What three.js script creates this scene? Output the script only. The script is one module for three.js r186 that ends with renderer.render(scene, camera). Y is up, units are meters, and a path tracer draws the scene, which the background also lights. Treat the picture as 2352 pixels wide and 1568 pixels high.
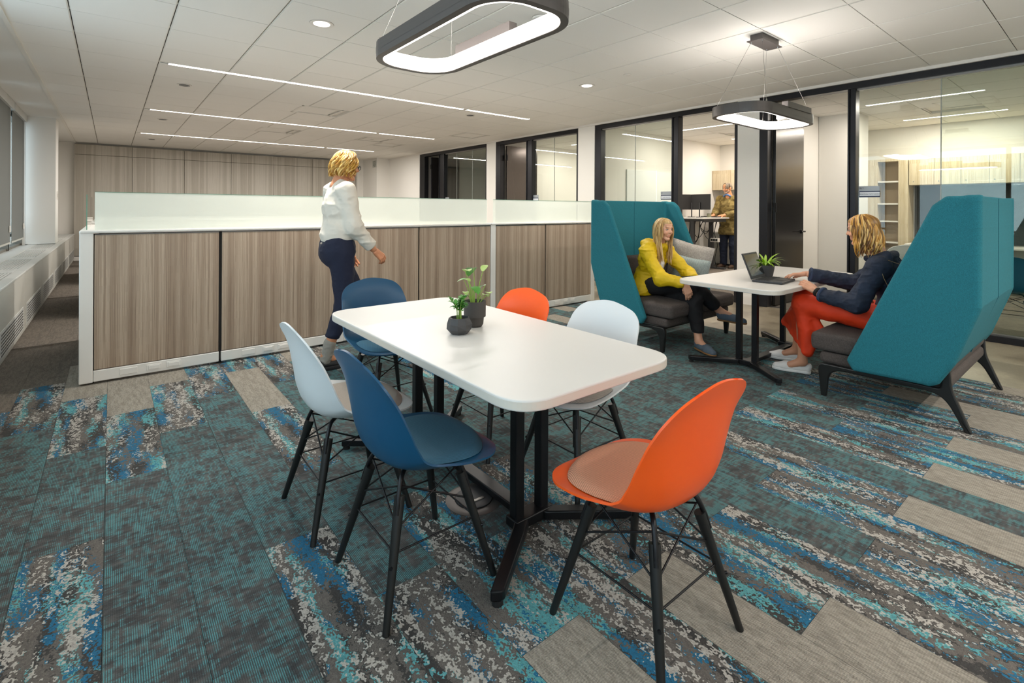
import * as THREE from 'three';
import { mergeGeometries, mergeVertices } from 'three/addons/utils/BufferGeometryUtils.js';
import { RoundedBoxGeometry } from 'three/addons/geometries/RoundedBoxGeometry.js';
import { RectAreaLightUniformsLib } from 'three/addons/lights/RectAreaLightUniformsLib.js';

// ---------------------------------------------------------------- camera, sky, exposure
// Plan: x runs along the workstation partition, -z runs down the room beside the windows ("v" below), y is up.
const scene = new THREE.Scene();
const renderer = new THREE.WebGLRenderer({ antialias: true });
renderer.toneMapping = THREE.LinearToneMapping;
renderer.toneMappingExposure = 1.85;
renderer.shadowMap.enabled = true;
RectAreaLightUniformsLib.init();
const EYE = 1.22, CE = 2.665, T = 0.6096;
const camera = new THREE.PerspectiveCamera(2 * Math.atan(784 / 1140.7) * 180 / Math.PI, 2352 / 1568, 0.05, 100);
camera.position.set(0, EYE, 0);
camera.rotation.order = 'YXZ';
camera.rotation.set(0, -0.679, 0.0053);
camera.setViewOffset(2352, 1568, 0, 305.3, 2352, 1568);   // shifted lens: the verticals stay upright
scene.background = new THREE.Color(0.62, 0.76, 0.92);      // overcast evening sky outside the windows
scene.backgroundIntensity = 2.0;
const LIN = 92, PEND = 24;                                 // radiance of the ceiling strips and of the pendant rings

// ---------------------------------------------------------------- helpers
const V3 = (x, y, z) => new THREE.Vector3(x, y, z);
const P = (u, y, v) => new THREE.Vector3(u, y, -v);
let seedState = 7;
const srand = s => { seedState = s >>> 0; };
const rnd = () => { seedState = (seedState * 1664525 + 1013904223) >>> 0; return seedState / 4294967296; };
const rr = (a, b) => a + (b - a) * rnd();
const clamp = (x, a = 0, b = 1) => Math.max(a, Math.min(b, x));
const lerp = (a, b, t) => a + (b - a) * t;
const smooth = (a, b, x) => { const t = clamp((x - a) / (b - a)); return t * t * (3 - 2 * t); };
const usedNames = {};
function numbered(n) { const k = usedNames[n] = (usedNames[n] ?? -1) + 1; return k ? `${n}_${String(k).padStart(3, '0')}` : n; }
function hash2(ix, iy, s) { let h = (ix * 374761393 + iy * 668265263 + s * 974634777) | 0; h = Math.imul(h ^ (h >>> 13), 1274126177); h ^= h >>> 16; return (h >>> 0) / 4294967296; }
function vnoise(x, y, s) {
  const ix = Math.floor(x), iy = Math.floor(y); let fx = x - ix, fy = y - iy;
  fx = fx * fx * (3 - 2 * fx); fy = fy * fy * (3 - 2 * fy);
  const a = hash2(ix, iy, s), b = hash2(ix + 1, iy, s), c = hash2(ix, iy + 1, s), d = hash2(ix + 1, iy + 1, s);
  return a + (b - a) * fx + (c - a) * fy + (a - b - c + d) * fx * fy;
}
const fbm = (x, y, s, o = 3) => { let t = 0, a = 0.5, n = 0; for (let i = 0; i < o; i++) { t += a * vnoise(x, y, s + i * 17); n += a; a *= 0.5; x *= 2.03; y *= 2.03; } return t / n; };
function hash3(x, y, z, s) { let h = (x * 374761393 + y * 668265263 + z * 1440662683 + s * 974634777) | 0; h = Math.imul(h ^ (h >>> 13), 1274126177); h ^= h >>> 16; return (h >>> 0) / 4294967296; }
function vnoise3(x, y, z, s) {
  const ix = Math.floor(x), iy = Math.floor(y), iz = Math.floor(z); let a = x - ix, b = y - iy, c = z - iz; a = a * a * (3 - 2 * a); b = b * b * (3 - 2 * b); c = c * c * (3 - 2 * c);
  const h = (i, j, k) => hash3(ix + i, iy + j, iz + k, s), l = (p, q, t) => p + (q - p) * t;
  return l(l(l(h(0, 0, 0), h(1, 0, 0), a), l(h(0, 1, 0), h(1, 1, 0), a), b), l(l(h(0, 0, 1), h(1, 0, 1), a), l(h(0, 1, 1), h(1, 1, 1), a), b), c);
}
function noise3(x, y, z, s) { return (vnoise(x + z * 0.37, y - z * 0.61, s) + vnoise(y + x * 0.29, z + 5.2, s + 3) + vnoise(z - y * 0.43, x + 9.1, s + 7)) / 3; }
const hex = h => [(h >> 16) & 255, (h >> 8) & 255, h & 255];
function dataTex(w, h, f, srgb = true, rx = 1, ry = 1) {
  const d = new Uint8Array(w * h * 4);
  for (let j = 0; j < h; j++) for (let i = 0; i < w; i++) {
    const c = f(i, j), k = (j * w + i) * 4;
    if (typeof c === 'number') { d[k] = d[k + 1] = d[k + 2] = clamp(c, 0, 255); } else { d[k] = clamp(c[0], 0, 255); d[k + 1] = clamp(c[1], 0, 255); d[k + 2] = clamp(c[2], 0, 255); }
    d[k + 3] = 255;
  }
  const t = new THREE.DataTexture(d, w, h); t.magFilter = THREE.LinearFilter; t.minFilter = THREE.LinearMipmapLinearFilter; t.generateMipmaps = true;
  t.wrapS = t.wrapT = THREE.RepeatWrapping; t.repeat.set(rx, ry);
  if (srgb) t.colorSpace = THREE.SRGBColorSpace; t.needsUpdate = true; return t;
}
const mixc = (a, b, t) => [a[0] + (b[0] - a[0]) * t, a[1] + (b[1] - a[1]) * t, a[2] + (b[2] - a[2]) * t];
const std = (color, roughness = 0.6, o = {}) => new THREE.MeshStandardMaterial({ color, roughness, metalness: 0, ...o });
const phys = (color, roughness, o = {}) => new THREE.MeshPhysicalMaterial({ color, roughness, ...o });
function shadowed(m) { m.castShadow = true; m.receiveShadow = true; return m; }
const origin = new WeakMap();           // where a thing's own origin stands, for parts given in room coordinates
function group(name, at, turn, parent = scene) {
  const g = new THREE.Group(); g.name = parent === scene ? numbered(name) : name; parent.add(g);
  if (at) g.position.set(at[0], at[1], -at[2]); if (turn) g.rotation.y = turn;
  origin.set(g, (origin.get(parent) ?? new THREE.Vector3()).clone().add(g.position)); return g;
}
function thing(name, label, category, at = [0, 0, 0], turn = 0, grp) {
  const g = group(name, at, turn); g.userData.label = label; g.userData.category = category; if (grp) g.userData.group = grp; return g;
}
function structure(name, at = [0, 0, 0]) { const g = group(name, at); g.userData.kind = 'structure'; return g; }
function part(parent, name, geo, mat, label) {        // geometry in the parent's own axes
  const m = shadowed(new THREE.Mesh(geo, mat)); m.name = parent === scene ? numbered(name) : name; parent.add(m); if (label) m.userData.label = label; return m;
}
function room(parent, name, geo, mat, label) {        // geometry in room coordinates under an unturned parent
  const o = origin.get(parent); geo.translate(-o.x, -o.y, -o.z); const m = part(parent, name, geo, mat, label); origin.set(m, o.clone()); return m;
}
function tag(m, label, category, grp) { m.userData.label = label; m.userData.category = category; if (grp) m.userData.group = grp; return m; }
const plain = g => { const q = g.index ? g.toNonIndexed() : g; for (const k of Object.keys(q.attributes)) if (!['position', 'normal', 'uv'].includes(k)) q.deleteAttribute(k); return q; };
const merge = list => list.length === 1 ? list[0] : mergeGeometries(list.map(plain));
function bx(u0, u1, y0, y1, v0, v1, r = 0, seg = 2) {    // a box by its extents; r rounds its edges
  const w = Math.abs(u1 - u0), h = Math.abs(y1 - y0), d = Math.abs(v1 - v0);
  const g = r ? new RoundedBoxGeometry(w, h, d, seg, Math.min(r, w / 2.01, h / 2.01, d / 2.01)) : new THREE.BoxGeometry(w, h, d);
  g.translate((u0 + u1) / 2, (y0 + y1) / 2, -(v0 + v1) / 2); return g;
}
function metreUV(g, su = 1, sv = su, swap = false) {    // uv in metres from the face's own plane, so that grain keeps its size
  const q = g.index ? g.toNonIndexed() : g, p = q.attributes.position, uv = new Float32Array(p.count * 2);
  const a = new THREE.Vector3(), b = new THREE.Vector3(), c = new THREE.Vector3();
  for (let i = 0; i < p.count; i += 3) {
    a.fromBufferAttribute(p, i); b.fromBufferAttribute(p, i + 1).sub(a); c.fromBufferAttribute(p, i + 2).sub(a); b.cross(c);
    const ax = Math.abs(b.x), ay = Math.abs(b.y), az = Math.abs(b.z);
    for (let k = 0; k < 3; k++) {
      const x = p.getX(i + k), y = p.getY(i + k), z = p.getZ(i + k); let s, t;
      if (ay >= ax && ay >= az) { s = x; t = z; } else if (ax >= az) { s = z; t = y; } else { s = x; t = y; }
      uv[(i + k) * 2] = (swap ? t : s) / su; uv[(i + k) * 2 + 1] = (swap ? s : t) / sv;
    }
  }
  q.setAttribute('uv', new THREE.BufferAttribute(uv, 2)); return q;
}
function tube(pts, r, rad = 6, seg, closed = false) {
  const c = new THREE.CatmullRomCurve3(pts.map(p => Array.isArray(p) ? P(...p) : p), closed, 'centripetal');
  return new THREE.TubeGeometry(c, seg ?? Math.max(4, pts.length * 4), r, rad, closed);
}
function rod(a, b, ra, rb = ra, rad = 10) {             // a straight tapered rod between two three.js points
  const d = b.clone().sub(a), g = new THREE.CylinderGeometry(rb, ra, d.length(), rad, 1);
  g.applyQuaternion(new THREE.Quaternion().setFromUnitVectors(new THREE.Vector3(0, 1, 0), d.clone().normalize()));
  g.translate((a.x + b.x) / 2, (a.y + b.y) / 2, (a.z + b.z) / 2); return g;
}
const lathe = (pts, seg = 32) => new THREE.LatheGeometry(pts.map(p => new THREE.Vector2(p[0], p[1])), seg);
function roundedShape(pts, rads) {                       // polygon with each corner rounded by its own radius
  const s = new THREE.Shape(), n = pts.length, V = p => new THREE.Vector2(p[0], p[1]);
  for (let i = 0; i < n; i++) {
    const p = V(pts[i]), a = V(pts[(i + n - 1) % n]), b = V(pts[(i + 1) % n]), r = Array.isArray(rads) ? rads[i] : rads;
    const da = a.clone().sub(p), db = b.clone().sub(p), la = Math.min(r, da.length() * 0.49), lb = Math.min(r, db.length() * 0.49);
    const p0 = p.clone().addScaledVector(da.normalize(), la), p1 = p.clone().addScaledVector(db.normalize(), lb);
    if (i) s.lineTo(p0.x, p0.y); else s.moveTo(p0.x, p0.y);
    s.quadraticCurveTo(p.x, p.y, p1.x, p1.y);
  }
  s.closePath(); return s;
}
function extrude(shape, depth, bevel = 0, curve = 8, bseg = 2) {
  const g = new THREE.ExtrudeGeometry(shape, { depth: depth - 2 * bevel, bevelEnabled: bevel > 0, bevelSize: bevel, bevelThickness: bevel, bevelOffset: -bevel, bevelSegments: bseg, curveSegments: curve });
  g.translate(0, 0, bevel); return g;
}
function areaLight(u, y, v, w, h, rot, intensity, color = 0xfffaf3, parent = scene) {
  const l = new THREE.RectAreaLight(color, intensity, w, h); l.name = 'area_light';
  l.position.copy(P(u, y, v)); l.rotation.set(...rot); parent.add(l); return l;
}
const DOWN = [-Math.PI / 2, 0, 0];
// smooth fields: bodies, clothes and upholstery are meshed from distances by surface nets
function fieldMesh(prims, cell, k, opt = {}) {
  const lo = new THREE.Vector3(1e9, 1e9, 1e9), hi = lo.clone().negate(), reach = 5 * k + 2 * cell;
  for (const p of prims) { p.lo = p.box[0].clone().subScalar(reach); p.hi = p.box[1].clone().addScalar(reach); lo.min(p.box[0]); hi.max(p.box[1]); }
  lo.subScalar(3 * cell + k); hi.addScalar(3 * cell + k);
  const nx = Math.ceil((hi.x - lo.x) / cell) + 1, ny = Math.ceil((hi.y - lo.y) / cell) + 1, nz = Math.ceil((hi.z - lo.z) / cell) + 1;
  const F = new Float32Array(nx * ny * nz), sx = 1, sy = nx, sz = nx * ny;
  for (const p of prims) {
    const a = [Math.max(0, Math.floor((p.lo.x - lo.x) / cell)), Math.max(0, Math.floor((p.lo.y - lo.y) / cell)), Math.max(0, Math.floor((p.lo.z - lo.z) / cell))];
    const b = [Math.min(nx - 1, Math.ceil((p.hi.x - lo.x) / cell)), Math.min(ny - 1, Math.ceil((p.hi.y - lo.y) / cell)), Math.min(nz - 1, Math.ceil((p.hi.z - lo.z) / cell))];
    for (let z = a[2]; z <= b[2]; z++) for (let y = a[1]; y <= b[1]; y++) for (let x = a[0]; x <= b[0]; x++)
      F[x + y * sy + z * sz] += Math.exp(-p.d(lo.x + x * cell, lo.y + y * cell, lo.z + z * cell) / k);
  }
  for (let i = 0; i < F.length; i++) F[i] = F[i] > 1e-30 ? -k * Math.log(F[i]) : 1;
  if (opt.carve || opt.bump) for (let z = 0; z < nz; z++) for (let y = 0; y < ny; y++) for (let x = 0; x < nx; x++) {
    const i = x + y * sy + z * sz; if (F[i] > 0.08 || F[i] < -0.15) continue;
    const X = lo.x + x * cell, Y = lo.y + y * cell, Z = lo.z + z * cell;
    if (opt.bump) F[i] += opt.bump(X, Y, Z);
    if (opt.carve) { const kk = opt.ck ?? cell * 0.8; for (const c of opt.carve) { const d = -c(X, Y, Z); if (d > F[i] - 4 * kk) { const m = Math.max(F[i], d); F[i] = m + kk * Math.log(Math.exp((F[i] - m) / kk) + Math.exp((d - m) / kk)); } } }
  }
  const id = new Int32Array(F.length).fill(-1), pos = [], nor = [], idx = [];
  for (let z = 0; z < nz - 1; z++) for (let y = 0; y < ny - 1; y++) for (let x = 0; x < nx - 1; x++) {
    const i = x + y * sy + z * sz; let n = 0, px = 0, py = 0, pz = 0, mask = 0;
    for (let c = 0; c < 8; c++) if (F[i + (c & 1) + ((c >> 1) & 1) * sy + ((c >> 2) & 1) * sz] < 0) mask |= 1 << c;
    if (mask === 0 || mask === 255) continue;
    for (let c = 0; c < 8; c++) for (const [bit, step] of [[1, 0], [2, 1], [4, 2]]) {
      if (c & bit) continue; const e = c | bit, fa = F[i + (c & 1) + ((c >> 1) & 1) * sy + ((c >> 2) & 1) * sz], fb = F[i + (e & 1) + ((e >> 1) & 1) * sy + ((e >> 2) & 1) * sz];
      if ((fa < 0) === (fb < 0)) continue; const t = fa / (fa - fb); n++;
      px += (c & 1) + (step === 0 ? t : 0); py += ((c >> 1) & 1) + (step === 1 ? t : 0); pz += ((c >> 2) & 1) + (step === 2 ? t : 0);
    }
    let X = x + px / n, Y = y + py / n, Z = z + pz / n; id[i] = pos.length / 3;
    const s = c => F[i + (c & 1) + ((c >> 1) & 1) * sy + ((c >> 2) & 1) * sz];
    const L = (a, b, t) => a + (b - a) * t; let fx = X - x, fy = Y - y, fz = Z - z;
    const grad = () => [L(L(s(1) - s(0), s(3) - s(2), fy), L(s(5) - s(4), s(7) - s(6), fy), fz), L(L(s(2) - s(0), s(3) - s(1), fx), L(s(6) - s(4), s(7) - s(5), fx), fz), L(L(s(4) - s(0), s(5) - s(1), fx), L(s(6) - s(2), s(7) - s(3), fx), fy)];
    for (let it = 0; it < 2; it++) {                         // pull the vertex onto the zero surface
      const f = L(L(L(s(0), s(1), fx), L(s(2), s(3), fx), fy), L(L(s(4), s(5), fx), L(s(6), s(7), fx), fy), fz), q = grad(), l2 = Math.max(q[0] ** 2 + q[1] ** 2 + q[2] ** 2, cell * cell * 0.2);
      fx = clamp(fx - f * q[0] / l2, -0.1, 1.1); fy = clamp(fy - f * q[1] / l2, -0.1, 1.1); fz = clamp(fz - f * q[2] / l2, -0.1, 1.1);
    }
    X = x + fx; Y = y + fy; Z = z + fz; pos.push(lo.x + X * cell, lo.y + Y * cell, lo.z + Z * cell);
    let gx = L(L(s(1) - s(0), s(3) - s(2), fy), L(s(5) - s(4), s(7) - s(6), fy), fz), gy = L(L(s(2) - s(0), s(3) - s(1), fx), L(s(6) - s(4), s(7) - s(5), fx), fz), gz = L(L(s(4) - s(0), s(5) - s(1), fx), L(s(6) - s(2), s(7) - s(3), fx), fy);
    const l = Math.hypot(gx, gy, gz) || 1; nor.push(gx / l, gy / l, gz / l);
  }
  for (let z = 1; z < nz - 1; z++) for (let y = 1; y < ny - 1; y++) for (let x = 1; x < nx - 1; x++) {
    const i = x + y * sy + z * sz, f0 = F[i] < 0;
    for (const [st, a, b] of [[sx, sy, sz], [sy, sz, sx], [sz, sx, sy]]) {
      if (f0 === (F[i + st] < 0)) continue;
      const q = [id[i - a - b], id[i - b], id[i], id[i - a]]; if (q.some(v => v < 0)) continue;
      if (f0) idx.push(q[0], q[1], q[2], q[0], q[2], q[3]); else idx.push(q[0], q[2], q[1], q[0], q[3], q[2]);
    }
  }
  const g = new THREE.BufferGeometry();
  g.setAttribute('position', new THREE.Float32BufferAttribute(pos, 3)); g.setAttribute('normal', new THREE.Float32BufferAttribute(nor, 3)); g.setIndex(idx);
  const uv = new Float32Array(pos.length / 3 * 2);
  for (let i = 0; i < pos.length / 3; i++) {
    const ax = Math.abs(nor[i * 3]), ay = Math.abs(nor[i * 3 + 1]), az = Math.abs(nor[i * 3 + 2]), x = pos[i * 3], y = pos[i * 3 + 1], z = pos[i * 3 + 2];
    if (ay > ax && ay > az) { uv[i * 2] = x; uv[i * 2 + 1] = z; } else if (ax > az) { uv[i * 2] = z; uv[i * 2 + 1] = y; } else { uv[i * 2] = x; uv[i * 2 + 1] = y; }
  }
  g.setAttribute('uv', new THREE.BufferAttribute(uv, 2)); return g;
}
const vec = p => p.isVector3 ? p : P(...p);
function capsule(a, b, ra, rb = ra) {                    // tapered capsule
  a = vec(a); b = vec(b); const d = b.clone().sub(a), l2 = Math.max(d.lengthSq(), 1e-9), r = Math.max(ra, rb);
  return { box: [a.clone().min(b).subScalar(r), a.clone().max(b).addScalar(r)], d(x, y, z) {
    const X = x - a.x, Y = y - a.y, Z = z - a.z, t = clamp((X * d.x + Y * d.y + Z * d.z) / l2);
    return Math.hypot(X - d.x * t, Y - d.y * t, Z - d.z * t) - (ra + (rb - ra) * t); } };
}
function chain(pts, rads) { const o = []; for (let i = 0; i + 1 < pts.length; i++) o.push(capsule(pts[i], pts[i + 1], rads[i], rads[i + 1])); return o; }
function ellipsoid(c, r, q) {                            // r: three radii, q: optional turn
  c = vec(c); const m = Math.max(...r), inv = q ? q.clone().invert() : null, w = new THREE.Vector3();
  return { box: [c.clone().subScalar(m), c.clone().addScalar(m)], d(x, y, z) {
    w.set(x - c.x, y - c.y, z - c.z); if (inv) w.applyQuaternion(inv);
    const k0 = Math.hypot(w.x / r[0], w.y / r[1], w.z / r[2]), k1 = Math.hypot(w.x / (r[0] * r[0]), w.y / (r[1] * r[1]), w.z / (r[2] * r[2]));
    return k1 < 1e-9 ? -Math.min(...r) : k0 * (k0 - 1) / k1; } };
}
function rbox(c, h, r, q) {                              // rounded box: centre, half extents, radius
  c = vec(c); const m = Math.hypot(...h), inv = q ? q.clone().invert() : null, w = new THREE.Vector3();
  const e = q ? new THREE.Vector3(m, m, m) : new THREE.Vector3(...h);
  return { box: [c.clone().sub(e), c.clone().add(e)], d(x, y, z) {
    w.set(x - c.x, y - c.y, z - c.z); if (inv) w.applyQuaternion(inv);
    const a = Math.abs(w.x) - h[0] + r, b = Math.abs(w.y) - h[1] + r, d = Math.abs(w.z) - h[2] + r;
    return Math.hypot(Math.max(a, 0), Math.max(b, 0), Math.max(d, 0)) + Math.min(Math.max(a, b, d), 0) - r; } };
}
function ballTri(a, b, c, r) {                           // a thick rounded triangle: cloth stretched between three points
  a = vec(a); b = vec(b); c = vec(c); const t = new THREE.Triangle(a, b, c), w = new THREE.Vector3(), q = new THREE.Vector3();
  return { box: [a.clone().min(b).min(c).subScalar(r), a.clone().max(b).max(c).addScalar(r)], d(x, y, z) { w.set(x, y, z); t.closestPointToPoint(w, q); return q.distanceTo(w) - r; } };
}
function paint(g, f) { const p = g.attributes.position, n = g.attributes.normal, c = new Float32Array(p.count * 3); for (let i = 0; i < p.count; i++) { const k = f(p.getX(i), p.getY(i), p.getZ(i), n.getX(i), n.getY(i), n.getZ(i), i); c[i * 3] = k[0]; c[i * 3 + 1] = k[1]; c[i * 3 + 2] = k[2]; } g.setAttribute('color', new THREE.BufferAttribute(c, 3)); return g; }
const slin = h => { const c = new THREE.Color(h); return [c.r, c.g, c.b]; };

// ---------------------------------------------------------------- materials (colour, grain and fine relief only)
const fineNoise = dataTex(256, 256, (i, j) => 90 + 150 * (0.6 * hash2(i, j, 3) + 0.4 * vnoise(i / 3, j / 3, 5)), false);
const rep = (t, x, y) => { const c = t.clone(); c.repeat.set(x, y); c.needsUpdate = true; return c; };
const feltTex = dataTex(256, 256, (i, j) => { const n = 0.55 * hash2(i, j, 11) + 0.45 * vnoise(i / 2, j / 4, 12); return 150 + 105 * n; }, true);
const weaveTex = dataTex(256, 256, (i, j) => { const w = ((i + j) & 3) < 2 ? 1 : 0.82; return (145 + 110 * (0.7 * hash2(i >> 1, j, 21) + 0.3 * vnoise(i / 9, j / 9, 22))) * w; }, true);
const ribTex = dataTex(128, 128, (i, j) => 178 + 60 * (((i + (j >> 1)) & 3) < 2 ? 1 : 0) + 16 * hash2(i, j, 6), true);
// carpet planks, 0.223 x 0.893 m: texture x runs across the plank, y along it
const CW = 288, CH = 1152, MMX = 223.2 / CW;
const teal = hex(0x529599), tealD = hex(0x2f7679), blue = hex(0x1b6688), dark = hex(0x34312f), taupe = hex(0x6f6862), pale = hex(0xa39d95), grey = hex(0x4c4a48);
function ribbedPlank(seed) {                              // fine ribs along the plank, teal showing through charcoal
  return dataTex(CW, CH, (i, j) => {
    const x = i * MMX, y = j * MMX;                       // millimetres
    const rib = 0.5 + 0.5 * Math.cos(x * Math.PI * 2 / 5.2), sh = hash2(i, j, seed + 1);
    const hatch = 0.5 * vnoise(x / 26, y / 7, seed + 31) + 0.5 * vnoise(x / 7, y / 38, seed + 37), big = fbm(x / 60, y / 80, seed, 2);
    const t = smooth(0.36, 0.66, 0.62 * hatch + 0.38 * big + 0.14 * (sh - 0.5)) * (0.2 + 0.8 * smooth(0.25, 0.8, rib));
    const base = mixc(hex(0x3c3c3d), hex(0x6a6763), clamp(0.25 + 1.1 * (fbm(x / 34, y / 16, seed + 90, 2) - 0.4) + 0.35 * (sh - 0.5)));
    const c = mixc(base, mixc(hex(0x3f858a), hex(0x6bb0b3), sh), t * 0.86); const g = 0.84 + 0.2 * rib * (0.6 + 0.4 * sh); return [c[0] * g, c[1] * g, c[2] * g];
  });
}
function mottledPlank(seed) {                             // broken bands of teal, blue, charcoal and pale yarn
  const ph = [0, 1, 2, 3, 4].map(k => hash2(k, seed, 77));
  return dataTex(CW, CH, (i, j) => {
    const x = i * MMX, y = j * MMX, f = hash2(i >> 1, j >> 1, seed + 5), tuft = vnoise(x / 4.2, y / 5, seed + 6);
    const br = 0.34 * (tuft - 0.5) + 0.36 * (vnoise(x / 10, y / 15, seed + 7) - 0.5);
    const band = (k, c) => fbm(x / 46 + ph[k] * 40, y / 210 + k * 9, seed + 11 * k, 2) + br * c;
    let c = mixc(taupe, hex(0x5d5751), f);
    if (band(0, 1.0) > 0.52) c = mixc(dark, grey, 0.5 * f);
    if (band(1, 1.25) > 0.60) c = mixc(teal, hex(0x6fb0b2), 0.6 * f - 0.1);
    if (band(2, 1.2) > 0.615) c = mixc(blue, hex(0x145f80), f);
    if (band(3, 1.7) > 0.745) c = mixc(pale, hex(0xb8b1a8), f);
    const joint = vnoise(x / 60 + 3, y / 7.5, seed + 50) * vnoise(x / 5, y / 30, seed + 51);
    if (joint > 0.62) c = mixc(c, dark, 0.6);
    const s = 0.76 + 0.4 * (0.55 * hash2(i, j, seed + 9) + 0.45 * tuft); return [c[0] * s, c[1] * s, c[2] * s];
  });
}
function heatherPlank(seed, a = 0xaea597, b = 0x8b8377) {  // pale heathered loop pile
  const A = hex(a), B = hex(b);
  return dataTex(CW, CH, (i, j) => {
    const x = i * MMX, y = j * MMX, n = 0.45 * vnoise(x / 3, y / 14, seed) + 0.3 * vnoise(x / 12, y / 60, seed + 1) + 0.25 * hash2(i, j >> 1, seed + 2);
    const loop = 0.9 + 0.16 * Math.cos(y * Math.PI * 2 / 6.2 + 2 * Math.cos(x * Math.PI * 2 / 5)); const c = mixc(B, A, smooth(0.2, 0.75, n)); return [c[0] * loop, c[1] * loop, c[2] * loop];
  });
}
const pileBump = dataTex(256, 256, (i, j) => 255 * (0.5 * vnoise(i / 4, j / 4, 41) + 0.5 * hash2(i, j, 42)), false, 1.2, 4.8);
const carpetMat = t => std(0xffffff, 0.95, { map: t, bumpMap: pileBump, bumpScale: 0.003 });
const CARPET = {
  A: [101, 202, 303, 404].map(s => carpetMat(ribbedPlank(s))),
  B: [11, 22, 33, 44, 55, 66, 77].map(s => carpetMat(mottledPlank(s))),
  C: [7, 8].map(s => carpetMat(heatherPlank(s))),
  D: [17, 18].map(s => carpetMat(heatherPlank(s, 0x877c70, 0x665e55))),
};
function woodTex(w, h, seed, cols, bandPx, fine, contrast = 1) {  // straight grain along y
  const C = cols.map(hex);
  return dataTex(w, h, (i, j) => {
    const wob = 2.2 * (vnoise(i / 30, j / 190, seed + 4) - 0.5) * 2;
    const x = i + wob, b = fbm(x / bandPx, j / 2200, seed, 2), l = vnoise(x / fine, j / 260, seed + 8), s = hash2(Math.floor(x), j >> 5, seed + 9);
    let c = mixc(C[0], C[1], smooth(0.28, 0.72, b)); c = mixc(c, C[2], contrast * 0.55 * smooth(0.55, 0.9, l)); c = mixc(c, C[3], contrast * 0.45 * smooth(0.62, 0.95, 1 - l));
    const g = 0.95 + 0.09 * (s - 0.5) * contrast + 0.03 * vnoise(i / 2, j / 40, seed + 3); return [c[0] * g, c[1] * g, c[2] * g];
  });
}
const lamTex = woodTex(640, 640, 51, [0xa08a76, 0xb7a28d, 0x826c5a, 0xc6b39e], 34, 3.2);
const oakTex = woodTex(512, 512, 61, [0xc9b695, 0xd8c8aa, 0xb39c78, 0xe2d6bf], 30, 6, 0.8);
const greyWoodTex = woodTex(640, 640, 71, [0xb0a89b, 0xc3bcb0, 0xa59c8f, 0xcfc9bf], 26, 5, 0.6);
const concreteTex = dataTex(512, 512, (i, j) => { const n = fbm(i / 90, j / 90, 81, 4), s = hash2(i, j, 82), a = vnoise(i / 5, j / 5, 83); const c = mixc(hex(0x7d7260), hex(0x9b8f7a), smooth(0.3, 0.7, n)); const g = 0.93 + 0.12 * s + (a > 0.8 ? 0.06 : 0); return [c[0] * g, c[1] * g, c[2] * g]; });
const denimTex = dataTex(256, 256, (i, j) => { const tw = ((i + j) & 3) < 2 ? 1.15 : 0.85, n = fbm(i / 40, j / 40, 91, 3), s = hash2(i, j, 92); const c = mixc(hex(0x161d2b), hex(0x2c3950), clamp(0.7 * n + 0.35 * (s - 0.4))); return [c[0] * tw, c[1] * tw, c[2] * tw]; });
const suedeTex = dataTex(256, 256, (i, j) => { const n = fbm(i / 26, j / 26, 95, 4); return mixc(hex(0x6b5a30), hex(0x94814d), smooth(0.25, 0.75, n) + 0.2 * (hash2(i, j, 96) - 0.5)); });
const steelTex = dataTex(256, 256, (i, j) => 150 + 80 * vnoise(i * 1.7, j / 90, 99), false);

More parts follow.
